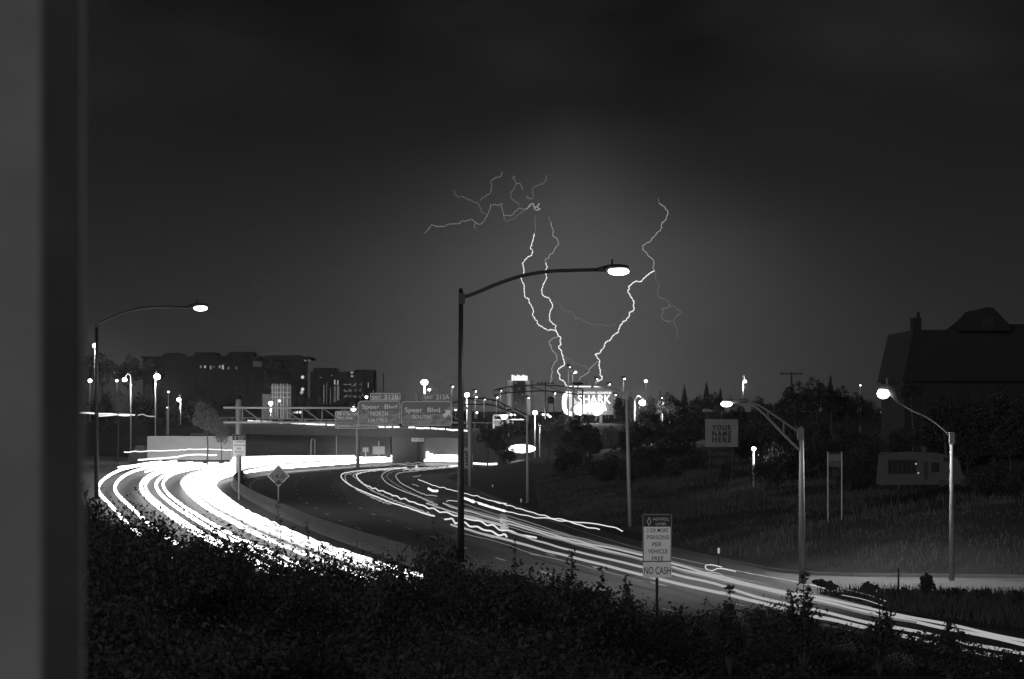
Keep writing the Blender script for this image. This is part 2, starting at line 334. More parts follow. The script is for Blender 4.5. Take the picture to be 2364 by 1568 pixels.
trail(zk([(900, 278), (620, 300), (440, 340), (430, 365), (510, 430), (600, 500), (700, 560), (800, 602), (900, 650), (1000, 690), (1200, 762), (1450, 862)]), 0.029, T2, 'thinner jittery tail light streak between the two bright ones', G, .09, 3.5, 8)
trail(zk([(1580, 898), (1650, 905), (1740, 945), (1830, 960), (1900, 980), (1960, 990), (2050, 1025), (2120, 1045), (2210, 1075), (2300, 1100), (2364, 1130)]), 0.049, T1, 'wavy bright streak ending among shrub tips right of the tall pole', G, .10, 5.5, 8)
FT = zk([(1660, 970), (1740, 995), (1830, 1020), (2000, 1070), (2200, 1130)], .5) + z6([(600, 565), (800, 615), (1000, 672), (1200, 722), (1400, 772), (1690, 846), (2000, 920), (2220, 970)], .5) + z7([(400, 755), (900, 885), (1100, 925), (1350, 985), (1700, 1060), (2000, 1130), (2364, 1200)], .5)
trail(FT, .06, T2, 'long straight nearest streak running behind the lane sign to the right edge', G, .01, 9)
trail(zk([(1740, 228), (1400, 246), (1000, 264), (845, 300), (790, 338), (786, 370), (830, 430), (930, 490), (1050, 545), (1200, 600), (1300, 640), (1400, 690), (1490, 725)]), 0.034, T2, 'grey tail light streak third from the left on the bend', G, .05, 4, 8)
trail(zk([(1740, 234), (1350, 255), (1050, 280), (900, 310), (850, 345), (862, 385), (930, 440), (1080, 530), (1250, 610), (1450, 690)]), 0.029, T3, 'dim tail light streak inside the third one on the bend', G, .04, 4, 8)
trail(zk([(1740, 240), (1500, 262), (1150, 300), (1010, 315), (960, 350), (990, 410), (1050, 460), (1150, 510), (1250, 560), (1330, 590), (1480, 610)]), 0.032, T2, 'rightmost tail light streak of the bend, fading near the dark patch', G, .05, 4, 8)
trail(zk([(80, 255), (160, 250), (240, 250), (330, 245), (420, 238), (650, 216), (900, 206), (1240, 192), (1500, 190)]), 0.029, T2, 'zigzag far streak crossing just below the bright band', G, .13, 2.6, 10)
trail(zk([(1000, 215), (1300, 220), (1740, 215)]), 0.034, T2, 'far grey streak leading under the bridge', G, .05, 3, 10)
trail(zk([(1050, 280), (1300, 268), (1500, 255), (1740, 235)]), 0.034, T1, 'far white streak below the bridge opening', G, .08, 2.2, 12)
trail(zk([(1180, 262), (1400, 250), (1740, 225)]), 0.040, T1, 'far bright streak reaching the tall pole', G, .05, 2.2, 12)
trail(zk([(1640, 236), (1740, 228), (1850, 222)]), 0.115, HB2, 'short thick white streak where the road meets the tall pole', G, 0)
trail(zk([(1245, 400), (1350, 440), (1450, 480), (1550, 500), (1650, 530), (1740, 550), (1830, 580), (1970, 605), (2100, 650), (2250, 690), (2364, 715)]) + z6([(620, 325), (720, 352), (830, 385), (950, 420), (1050, 447), (1170, 470), (1300, 485), (1400, 497), (1500, 520), (1545, 537)]), 0.032, T1, 'long topmost streak peeling off along the ramp shoulder', G, .05, 6, 5)
trail(z6([(450, 312), (560, 345), (720, 396), (860, 430), (1000, 452), (1100, 463), (1200, 483), (1300, 513), (1385, 530)]), 0.032, T1, 'streak just below the topmost one, ending in waves on the ramp', G, .05, 5, 7)
trail(zk([(1800, 628), (1870, 650), (1945, 685)], .7), 0.094, HB2, 'short thick white streak touching the tall pole on its right', G)
trail(zk([(2010, 700), (2120, 735), (2250, 772), (2345, 800)], .7), 0.072, HB2, 'thick white spindle streak beyond the tall pole', G)
trail(zk([(1375, 515), (1405, 532), (1440, 545), (1490, 545)], .7), 0.094, HB2, 'small thick white streak left of the tall pole', G)
trail(zk([(1600, 683), (1625, 668), (1660, 668), (1740, 676)]), 0.020, T1, 'short hooked streak just left of the tall pole', G)
trail(zk([(1170, 460), (1210, 470), (1250, 487)]), 0.023, T2, 'tiny dash streak inside the bend', G)
trail(zk([(1180, 366), (1230, 360), (1275, 352)]), 0.018, T2, 'tiny bright curl streak near the bridge side of the bend', G)
BU = [[(1560, 700), (1650, 740), (1740, 772), (1900, 805), (2100, 862), (2364, 930)], [(1350, 700), (1500, 752), (1740, 830), (1950, 880), (2364, 985)], [(1620, 712), (1740, 755), (1950, 800), (2150, 850), (2364, 905)],
      [(1740, 800), (1900, 840), (2100, 885), (2364, 955)], [(1830, 705), (1950, 750), (2100, 800), (2364, 880)], [(1740, 845), (1900, 880), (2364, 1005)]]
CO = [[(700, 455), (900, 515), (1100, 575), (1300, 625), (1500, 665), (1690, 710), (1890, 765), (2220, 855)], [(700, 475), (900, 530), (1100, 590), (1300, 640), (1500, 690), (1690, 738), (1890, 790), (2220, 870)],
      [(700, 440), (900, 500), (1100, 560), (1300, 612), (1500, 655), (1690, 700), (1890, 752), (2220, 838)], [(700, 490), (900, 550), (1100, 600), (1300, 655), (1500, 700), (1690, 745), (1890, 800), (2220, 885)],
      [(700, 420), (900, 480), (1100, 545), (1300, 600), (1690, 690)], [(700, 520), (900, 590), (1100, 650), (1300, 700), (1690, 790), (1890, 835), (2220, 915)]]
C7 = [[(600, 700), (780, 742), (1000, 775), (1300, 842), (1700, 925), (2000, 985), (2364, 1065)], [(600, 712), (780, 752), (1000, 795), (1300, 865), (1700, 950), (2000, 1010), (2364, 1090)], [(600, 680), (780, 728), (1000, 762), (1350, 845)],
      [(600, 725), (780, 770), (1000, 812), (1300, 880), (1650, 945)], [], [(600, 775), (900, 840), (1150, 900), (1400, 955), (1700, 1015), (2000, 1080), (2364, 1150)]]
for i in range(6):
    trail(zk(BU[i]) + z6(CO[i]) + z7(C7[i]), [.045, .05, .035, .035, .03, .05][i], [T2, T2, T3, T3, T3, T2][i], ['upper broad grey streak of the bundle crossing behind the lane sign', 'lower broad grey streak of the bundle behind the lane sign', 'faint uppermost streak of the bundle beside the ramp', 'faint streak in the middle of the bundle', 'thin faint streak starting just right of the tall pole', 'separate grey streak between the bundle and the nearest straight streak'][i], G, .015, 8)
for a, lb in (([(450, 395), (600, 425), (800, 470), (1000, 530), (1150, 565), (1300, 600), (1500, 650)], 'faint thin streak on the middle lane right of the tall pole'), ([(450, 560), (620, 600), (760, 640), (900, 690), (1200, 760)], 'faint nearest streak below the wavy ones'), ([(900, 700), (1100, 735), (1300, 790), (1500, 840), (1700, 890)], 'faint low streak left of the lane sign')):
    trail(z6(a, .3), 0.020, T3, lb, G, .01, 8)
trail(z7([(365, 577), (300, 562), (258, 568), (262, 588), (300, 600), (350, 586), (455, 606)], .5), 0.018, T1, 'small white hairpin streak on the ramp road right of the lane sign', 'ramp streaks')
trail(z7([(40, 575), (150, 600), (300, 612), (400, 650), (520, 690), (640, 712), (770, 738)]), 0.014, T2, 'thin wavy streak right of the lane sign', G, .04, 6)
trail(z7([(1160, 762), (1300, 790), (1430, 832)], .3), 0.014, T2, 'lower of two faint streaks over the grass island', 'ramp streaks')
trail(z7([(1180, 724), (1330, 760), (1450, 802)], .3), 0.014, T2, 'upper of two faint streaks over the grass island', 'ramp streaks')
# lights of the road seen through the trees behind the bridge
trail([P(x, y, .65) for x, y in ((1060, 1062), (1100, 1063), (1150, 1063))], .14, emat('far_streak', 1.6), 'upper white streak seen between tree trunks right of the exit sign', 'streaks behind the trees', .15, 4, 8)
trail([P(x, y, .65) for x, y in ((1060, 1070), (1100, 1071), (1148, 1071))], .14, emat('far_streak', 1.6), 'lower white streak seen between tree trunks right of the exit sign', 'streaks behind the trees', .05, 4, 8)
o = MB().ball(Q(1205, 1036, 360), 1.75, .5, .55).build('flood_light', HB); tag(o, 'oval white light glowing beside the slim lamp pole', 'light')
for (x, y, r), lb in zip(((1118, 1035, .5), (1130, 1041, .7), (1142, 1048, .5), (1128, 1050, .35), (1108, 1053, .3)), ('left upper', 'largest upper', 'right', 'lower middle', 'lowest left')):
    o = MB().ball(Q(x, y, 372), r).build('street_light', HB2); tag(o, lb + ' of the blurred white lights glowing through the trees right of the exit sign', 'light', 'lights through the trees')

# ------------------------------------------------------------------ FOREGROUND POST (out of focus, left edge of the view)
pt = thing('square_post', 'blurred square grey post close by at the left edge of the view', 'post', (-.9, 3.7, 0))
D1 = 3.55; D2 = 3.61; XR = -(1182-93)*KP*D1; X2 = -(1182-188)*KP*D2; PO = (-.9, 3.7, 0)
def vplate(poly, z0, z1): b = MB(); n = len(poly); return b.add([(x, y, z0) for x, y in poly]+[(x, y, z1) for x, y in poly], [tuple(range(n))[::-1], tuple(range(n, 2*n))]+[(i, (i+1) % n, (i+1) % n+n, i+n) for i in range(n)])
vplate([(XR-.6, D1), (XR, D1), (X2-.001, D2), (X2*1.055-.004, D2+.2), (XR-.6, D2+.2)], 4.05, 11).build('post_shaft', mat('grey_painted_post', .16, .8, .35, 2.5, bump=.1), pt, PO)
vplate([(XR+.0035, D1+.002), (X2+.0015, D2-.002), (X2-.0005, D2-.0006), (XR+.0015, D1+.0035)], 4.06, 11).build('side_plate', mat('side_plate_paint', .15, .8, .3, 3), pt, PO)
vplate([(X2-.002, D2-.003), (X2+.004, D2-.003), (X2*1.055-.002, D2+.2), (X2*1.055-.0035, D2+.2)], 4.06, 11).build('post_edge_strip', mat('edge_strip_paint', .13, .7, .2), pt, PO)
MB().box(XR-.65, XR+.12, D1-.06, D2+.26, 3.9, 4.05).build('base_plate', STEEL, pt, (-.9, 3.7, 0))

# ------------------------------------------------------------------ STREET LAMPS
LAMPE = emat('lamp_lens_glow', 9)
def street_lamp(base, top, arm, lensc, rad, label, m, lit=True, power=0, truss=False, lensr=(.42, .2, .12), drop=.25, zb=None, group='highway street lamps', armf=.5):
    bx, by = base; D = P(bx, by)[1] if zb is None else zb
    B = Q(bx, by, D); Tp = Q(top[0], top[1], D)
    t = thing('street_lamp', label, 'street lamp', B, group)
    MB().tube([B, (B[0]*.5+Tp[0]*.5, D, (B[2]+Tp[2])/2), Tp], [rad, rad*.85, rad*.62], 10).build('pole', m, t, B, True)
    MB().box(B[0]-rad*1.8, B[0]+rad*1.8, D-rad*1.8, D+rad*1.8, B[2]-.1, B[2]+.06).build('base_plate', m, t, B)
    MB().tube([Tp, (Tp[0], D, Tp[2]+.14)], [rad*.75, rad*.3], 10).build('pole_cap', m, t, B)
    ap = [Q(x, y, D) for x, y in arm]
    MB().tube([tuple(p) for p in catmull(ap, 4)], rad*armf, 8).build('arm', m, t, B, True)
    MB().box(ap[0][0]-rad*.9, ap[0][0]+rad*.9, D-rad*.9, D+rad*.9, ap[0][2]-.28, ap[0][2]+.22).build('arm_bracket', m, t, B)
    if truss:
        off = -.75
        lo = [(p[0], p[1], p[2]+off*(1-i/(len(ap)-1))) for i, p in enumerate(ap)]
        MB().tube([tuple(p) for p in catmull(lo, 4)], rad*.4, 6).build('lower_arm', m, t, B, True)
        b = MB()
        for f in (.3, .6): 
            i = f*(len(ap)-1); i0 = int(i); w = i-i0; u = Vector(ap[i0])*(1-w)+Vector(ap[i0+1])*w; l = Vector(lo[i0])*(1-w)+Vector(lo[i0+1])*w
            b = MB().tube([u, l], rad*.25, 6); b.build('strut', m, t, B)
    e = ap[-1]; L = Q(lensc[0], lensc[1], D); sgn = 1 if L[0] > e[0] else -1
    dx = lensr[0]
    # housing: flattened shell over the lens
    b = MB(); b.ball((L[0]-sgn*.1, L[1]+.05, L[2]+lensr[2]*1.15), dx*1.2, lensr[1]*1.0, lensr[2]*.7, 14, 8); b.build('lamp_housing', m, t, B, True)
    MB().tube([e, (L[0]-sgn*dx*1.1, L[1], L[2]+lensr[2]*.8)], [rad*.6, lensr[2]*.8], 8).build('lamp_neck', m, t, B, True)
    MB().tube([(L[0]-sgn*dx*.6, D, L[2]+lensr[2]*1.7), (L[0]-sgn*dx*.6, D, L[2]+lensr[2]*3)], .05, 8).build('photocell', m, t, B)
    o = MB().ball(L, dx, lensr[1], lensr[2], 14, 8).build('lamp_lens', LAMPE if lit else GLASS, t, B, True)
    if power: slight(t, (L[0]-B[0], 0, L[2]-B[2]-lensr[2]-.1), power)
    return t
street_lamp((1064, 1295), (1064, 672), [(1066, 688), (1100, 676), (1140, 659), (1175, 646), (1210, 636), (1265, 627), (1320, 624.5), (1380, 623)], (1428, 627), .165, 'tall dark lamp with long curved arm and blazing lens, in the middle', DARKP, True, 3200, lensr=(.50, .25, .19), zb=134)
street_lamp((223, 1150), (223, 742), [(225, 747), (250, 736), (278, 724), (305, 716), (340, 710), (390, 708.5), (430, 710)], (463, 712), .17, 'dark lamp with curved arm and lit lens at the left beside the post', DARKP, True, 3000, lensr=(.50, .25, .2), zb=205)
street_lamp((1455, 1222), (1446, 908), [(1446, 912), (1428, 902), (1405, 895), (1380, 890), (1355, 887.5)], (1333, 886), .13, 'unlit lamp whose arm reaches left over the lit aquarium sign', GALV, False, 0, lensr=(.36, .2, .1), zb=172)
street_lamp((1852, 1350), (1850, 992), [(1848, 1000), (1815, 978), (1785, 957), (1755, 938), (1725, 925)], (1677, 933), .15, 'grey lamp with double bracket arm on the grass island, small lit lens', mat('dull_galvanised_steel', .14, .6, .2, 2), True, 700, truss=True, armf=.32, lensr=(.24, .2, .12), drop=1.2, zb=119)
street_lamp((2197, 1345), (2197, 1006), [(2197, 1010), (2170, 985), (2140, 964), (2105, 948), (2075, 930)], (2039, 909), .12, 'light grey lamp behind the ramp with very bright lens at far right', mat('dull_galvanised_steel', .14, .6, .2, 2), True, 3400, lensr=(.27, .22, .22), drop=1.6, zb=121, armf=.3)
street_lamp((1218, 1162), (1217, 962), [(1217, 966), (1208, 958), (1195, 951), (1183, 947)], (1176, 946), .12, 'slim unlit lamp pole on the slope right of the oval light', GALV, False, 0, lensr=(.2, .15, .08), zb=222)

# small far lamps: (x, y, head radius px, kind, D, label)
ZL = lambda D: float(ground(0, D))
def small_lamp(x, y, rpx, D, label, kind='globe', strength=12, power=0, ybase=None, armdx=0):
    r = rpx*KP*D; L = Q(x, y, D); gz = float(ground(L[0], D)) if ybase is None else Q(x, ybase, D)[2]
    px = L[0]+armdx*KP*D; B = (px, D, gz)
    t = thing('street_lamp' if kind != 'lot' else 'parking_lot_lamp', label, 'street lamp', B, 'distant lamps')
    pr = max(.09, .00018*D)
    topz = L[2]-r*.5 if not armdx else L[2]+.5
    MB().tube([B, (px, D, topz)], [pr, pr*.7], 8).build('pole', GALV if kind != 'dark' else DARKP, t, B, True)
    if armdx: MB().tube([(px, D, topz), ((px+L[0])/2, D, topz+.35), (L[0], D, L[2]+r*1.1)], pr*.5, 6).build('arm', GALV, t, B, True)
    if kind == 'lot':
        MB().box(L[0]-r*1.9, L[0]+r*1.9, D-.4, D+.4, L[2]+r*.55, L[2]+r*.55+.35).build('lamp_head', DARKP, t, B)
        L = (L[0]+pr*2.2, D-.35, L[2])
    if kind == 'lot':
        plight(t, (L[0]-B[0]+pr*1.5, -.75, L[2]-B[2]-.5), 45 if strength > 10 else 20, .15); r *= .55
    m = emat('small_lamp_%d' % int(strength), strength)
    MB().ball(L, r, r, r*.85, 12, 8).build('lamp_globe', m, t, B, True)
    if kind != 'lot': MB().tube([(L[0], D, L[2]+r*.8), (L[0], D, L[2]+r*1.15)], [r*.6, r*.15], 8).build('lamp_cap', DARKP, t, B)
    if power: plight(t, (L[0]-B[0], -r-.4, L[2]-B[2]-r-.2), power, .3)
    return t
sl_ = small_lamp
sl_(220, 798, 5.5, 330, 'bright lamp high behind the upper part of the left dark pole', power=2500, strength=25, ybase=1045)
sl_(208, 879, 4.5, 520, 'small oval lamp low between the post and the left dark pole')
sl_(270, 879, 2.6, 520, 'tiny lamp just left of the starry lamp above the lit tree')
sl_(288, 877, 5, 400, 'starry lamp above the lit tree left of the brightest far left lamp', power=1500, strength=20, armdx=14, ybase=1060)
sl_(363, 870, 7.5, 400, 'brightest of the far left lamps, below the row of roofs', power=1200, strength=30, armdx=-4, ybase=1008)
sl_(413, 923, 5, 430, 'round lamp right of and below the brightest far left lamp', power=800, armdx=4, ybase=980)
sl_(389, 905, 3, 470, 'faint lamp between two brighter ones under the roofs', strength=2)
sl_(386, 941, 2, 470, 'tiny faint lamp under the faint one at left', strength=2)
sl_(625, 931, 5, 450, 'round lamp just above the sign gantry truss at its left', power=2200, ybase=972)
sl_(816, 944, 6, 440, 'round lamp just left of the first exit panel', power=1200, ybase=975)
sl_(846, 917, 3.2, 520, 'small round lamp left of the upper exit tab')
sl_(980, 883, 7.5, 420, 'starry lamp above and between the two exit tabs', power=4500, strength=30, ybase=980)
sl_(991, 900, 3.4, 520, 'small oval lamp just below the starry lamp between exit tabs', strength=5)
for i, (x, y, D, lb) in enumerate(((1043, 893, 560, 'slim lot lamp left of the tall dark pole'), (1078, 912, 400, 'starry lamp just right of the tall dark pole'), (1096, 904, 560, 'lot lamp just right of the starry one by the tall pole'), (1097.5, 917, 560, 'lot lamp directly below another near the tall pole'),
        (1117, 922, 560, 'short lot lamp between the tall pole and the arch'), (1146, 918, 560, 'lot lamp with two heads left of the office tower'), (1155, 903, 600, 'higher lot lamp left of the office tower'), (1218, 919, 560, 'lot lamp in front of the right wing of the tower'),
        (1279, 909, 560, 'lot lamp between tower and aquarium sign'), (1405, 888, 560, 'lot lamp behind the unlit arm above the sign'), (1398, 898, 560, 'small lot lamp above the right end of the aquarium sign'), (1419, 912, 560, 'lot lamp just right of the aquarium sign'), (1525, 919, 560, 'small lot lamp among conifers at right'))):
    if i == 1: sl_(x, y, 5.5, D, lb, strength=22, power=1500)
    else: sl_(x, y, 2.6, D, lb, 'lot', 14)
sl_(1312, 848, 2.2, 380, 'tallest lot lamp with dark box head above the aquarium sign', 'lot', 6, ybase=975)
sl_(1322, 862, 2.2, 380, 'second tall lot lamp, beside the tallest, with bright head', 'lot', 6, ybase=985)
sl_(1329, 859.5, 3.2, 385, 'oval lamp head beside the second tall lot lamp', strength=4, armdx=-5)
sl_(1376, 876, 2.4, 480, 'short lot lamp between the aquarium sign letters and the bolt', 'lot', 14)
sl_(1439, 875, 3.0, 420, 'tall lot lamp right of the aquarium sign', 'lot', 20, ybase=935)
sl_(1483, 930, 7.5, 330, 'large round globe lamp right of the lit trees', power=2500, strength=20, armdx=-18, ybase=985)
sl_(1529, 930, 5, 400, 'round globe lamp second from the lit trees at right', power=600)
sl_(1491, 880, 3.5, 480, 'small lamp above the tree line right of the unlit lamp', power=0)
sl_(1235, 953, 5.5, 420, 'starry lamp low left of the aquarium sign', power=1800, strength=22)
sl_(1246, 981, 3, 420, 'low lamp in the bushes below the starry one', strength=6)
for x, y, lb in ((1270, 962, 'right of three small lamps left of the aquarium sign'), (1265, 958, 'middle of three small lamps left of the aquarium sign'), (1254, 957, 'left of three small lamps left of the aquarium sign'), (1180, 958, 'left small lamp under the tower'), (1189, 957, 'right small lamp under the tower'), (1052, 946, 'small lamp touching the right edge of the exit panel'), (1101, 953, 'small low lamp right of the tall pole')):
    sl_(x, y, 2.4, 520, lb, strength=8)
sl_(1720, 881, 3.8, 360, 'lamp on a bright pole above the right tree line', strength=10, power=500, armdx=-5, ybase=925)
sl_(1740, 1036, 5, 190, 'round lamp low between the hand lettered board and the grey lamp', strength=12, power=200)
sl_(1986, 890, 2.2, 330, 'double small lamp above the right tree line', strength=4)
sl_(2032, 953, 1.8, 250, 'tiny lamp under the very bright lens', strength=4)
sl_(2106, 910, 2.2, 260, 'small lamp between the very bright lens and the house', 'lot', 5)

# ------------------------------------------------------------------ SIGN GANTRY
gt = thing('sign_gantry', 'overhead sign gantry with steel truss crossing the right carriageway', 'gantry', P(551, 1111))
GB = tuple(gt.location); DL, DR = GB[1], 250.0
def gq(x, y, dz=0):
    D = DL+(DR-DL)*(x-551)/(1085-551); return Q(x, y, D)
MB().tube([gq(551, 1111), gq(551, 925)], .3, 12).build('upright', GALV, gt, GB, True)
MB().ball(gq(551, 925), .3, .3, .15).build('upright_cap', GALV, gt, GB)
MB().tube([gq(1085, 1123), gq(1085, 937)], .17, 12).build('upright', GALV, gt, GB, True)
for dy, in ((0,), (1.3,)):
    for ya, yb, nm in ((941, 943, 'top_chord'), (975, 976, 'bottom_chord')):
        a = Vector(gq(517, ya)); c = Vector(gq(1085, yb)); a.y += dy; c.y += dy
        MB().tube([a, c], .10, 8).build(nm, GALV, gt, GB, True)
cols = [517, 554, 596, 605, 649, 655, 700, 740, 756, 800]
xs_ = list(range(560, 1085, 46))
for i, x in enumerate(xs_):
    a = gq(x, 942); c = gq(x, 975.5); MB().tube([a, c], .06, 6).build('web_post', GALV, gt, GB)
    if i < len(xs_)-1:
        c2 = gq(xs_[i+1], 975.5); MB().tube([(a[0], a[1]+.65, a[2]), (c2[0], c2[1]+.65, c2[2])], .055, 6).build('diagonal', GALV, gt, GB)
def panel(parent, x0, x1, y0, y1, D, origin, m, border, name='sign_panel', rpx=9, z_off=-.3, ribs=0):
    a = Q(x0, y0, D); c = Q(x1, y1, D); r = rpx*KP*D; y_ = D+z_off; bw = 1.6*KP*D
    MB().bevbox(a[0], c[0], y_, y_+.06, c[2], a[2], r).build(name, m, parent, origin)
    # raised border frame
    def ring(i): 
        b = MB(); rr = max(r-i, .01); pts = []
        for cx, cz, a0 in ((c[0]-i-rr, a[2]-i-rr, 0), (a[0]+i+rr, a[2]-i-rr, 90), (a[0]+i+rr, c[2]+i+rr, 180), (c[0]-i-rr, c[2]+i+rr, 270)):
            for k in range(5):
                w = math.radians(a0+90*k/4); pts.append((cx+rr*math.cos(w), cz+rr*math.sin(w)))
        return pts
    o_, i_ = ring(bw*.2), ring(bw*1.1); n = len(o_)
    MB().add([(x, y_-.004, z) for x, z in o_]+[(x, y_-.004, z) for x, z in i_], [(k, (k+1) % n, (k+1) % n+n, k+n) for k in range(n)]).build('sign_border', border, parent, origin)
    return y_-.006, a, c
def stext(parent, s, x0, x1, y0, y1, D, origin, m, yy, label=None):
    a = Q(x0, y0, D); c = Q(x1, y1, D)
    text(s, (a[0]+c[0])/2-origin[0], yy-origin[1], (a[2]+c[2])/2-origin[2], c[0]-a[0], a[2]-c[2], m, parent, label=label)
# reflection swirls painted on the panels: pale patches, more towards the bottom
def swirlmat():
    m = bpy.data.materials.new('reflection_swirl_sheeting'); m.use_nodes = True; t = m.node_tree; b = t.nodes['Principled BSDF']; b.inputs['Roughness'].default_value = .5
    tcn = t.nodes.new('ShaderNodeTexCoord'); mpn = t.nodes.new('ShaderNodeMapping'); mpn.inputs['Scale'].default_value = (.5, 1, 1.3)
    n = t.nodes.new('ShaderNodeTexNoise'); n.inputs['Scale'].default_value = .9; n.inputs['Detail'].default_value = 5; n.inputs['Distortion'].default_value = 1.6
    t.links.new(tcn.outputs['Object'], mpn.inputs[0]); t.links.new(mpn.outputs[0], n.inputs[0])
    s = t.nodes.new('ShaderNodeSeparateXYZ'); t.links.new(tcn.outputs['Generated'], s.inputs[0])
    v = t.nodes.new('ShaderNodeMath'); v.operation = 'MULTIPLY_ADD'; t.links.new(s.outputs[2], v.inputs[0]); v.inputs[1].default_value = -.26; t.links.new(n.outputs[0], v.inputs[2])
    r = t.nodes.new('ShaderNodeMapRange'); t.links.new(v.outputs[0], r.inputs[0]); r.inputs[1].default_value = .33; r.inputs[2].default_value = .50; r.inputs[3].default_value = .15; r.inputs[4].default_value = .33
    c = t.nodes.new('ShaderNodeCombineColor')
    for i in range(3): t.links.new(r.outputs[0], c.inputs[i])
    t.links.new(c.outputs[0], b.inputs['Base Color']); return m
SWIRL = swirlmat(); SGB = mat('panel_border_white', .62, .5, .05)
Dg = gq(930, 950)[1]
sb = thing('exit_sign', 'large exit panel reading Speer Blvd North with EXIT 212B tab above', 'road sign', Q(876, 954, Dg), 'overhead exit panels'); SB = tuple(sb.location)
yy, *_ = panel(sb, 826.5, 924.5, 925.5, 983, Dg, SB, SWIRL, SGB)
stext(sb, 'Speer  Blvd', 836, 917, 934, 947, Dg, SB, SIGNW, yy); stext(sb, 'NORTH', 856, 896, 950, 960, Dg, SB, SIGNW, yy); stext(sb, '1/4 MILE', 851, 896, 966, 975, Dg, SB, SIGNW, yy)
yy, *_ = panel(sb, 855, 925, 907.5, 924.6, Dg, SB, SWIRL, SGB, 'exit_tab', 2)
stext(sb, 'EXIT', 861, 880, 914, 920.5, Dg, SB, SIGNW, yy); stext(sb, '212B', 887, 920, 911.5, 921.5, Dg, SB, SIGNW, yy)
Dg = gq(1052, 950)[1]
sa = thing('exit_sign', 'large exit panel reading Speer Blvd South with arrow and EXIT 212A tab', 'road sign', Q(985, 954, Dg), 'overhead exit panels'); SA = tuple(sa.location)
yy, *_ = panel(sa, 925.8, 1044.5, 926.5, 983.5, Dg, SA, SWIRL, SGB)
stext(sa, 'Speer  Blvd', 935, 1016, 941, 955, Dg, SA, SIGNW, yy); stext(sa, 'SOUTH', 953, 994, 959, 967, Dg, SA, SIGNW, yy)
p0 = Q(1025, 962, Dg); p1 = Q(1040, 947, Dg); u = Vector((p1[0]-p0[0], 0, p1[2]-p0[2])); L_ = u.length; u.normalize(); w_ = Vector((-u.z, 0, u.x))
P0 = Vector(p0); ar = [P0+w_*.16, P0+u*(L_*.55)+w_*.16, P0+u*(L_*.5)+w_*.42, P0+u*L_*1.02, P0+u*(L_*.5)-w_*.42, P0+u*(L_*.55)-w_*.16, P0-w_*.16]
MB().prism([(v.x, v.z) for v in ar], yy-.004, yy).build('arrow', SIGNW, sa, SA)
yy, *_ = panel(sa, 975.5, 1043, 909, 925.8, Dg, SA, SIGNG, mat('dim_border', .3), 'exit_tab', 2)
stext(sa, 'EXIT', 981, 1000, 914, 921.5, Dg, SA, SIGNW, yy); stext(sa, '212A', 1007, 1038, 912, 922, Dg, SA, SIGNW, yy)
MB().tube([Q(962, 909, Dg), Q(962, 926, Dg)], .05, 6).build('stiffener', GALV, sa, SA)
# distance sign behind the gantry
Dj = 330.0
sj = thing('distance_sign', 'rounded distance sign on a post partly hidden behind the first exit panel', 'road sign', (Q(826, 1000, Dj)[0], Dj, 0)); SJ = tuple(sj.location)
yy, *_ = panel(sj, 774, 871, 949, 990, Dj, SJ, mat('junction_sheeting', .24, .5, .1), SGB, rpx=4)
for s_, x0, x1, y0, y1 in (('20th Street', 778, 827, 952, 959), ('Park Ave', 778, 814, 961.5, 968), ('Junction I-70', 778, 830, 980, 987.5), ('1 1/2', 852, 866, 980, 987)): stext(sj, s_, x0, x1, y0, y1, Dj, SJ, SIGNW, yy)
MB().tube([(SJ[0], Dj, 0), Q(826, 955, Dj)], .2, 10).build('post', GALV, sj, SJ, True)

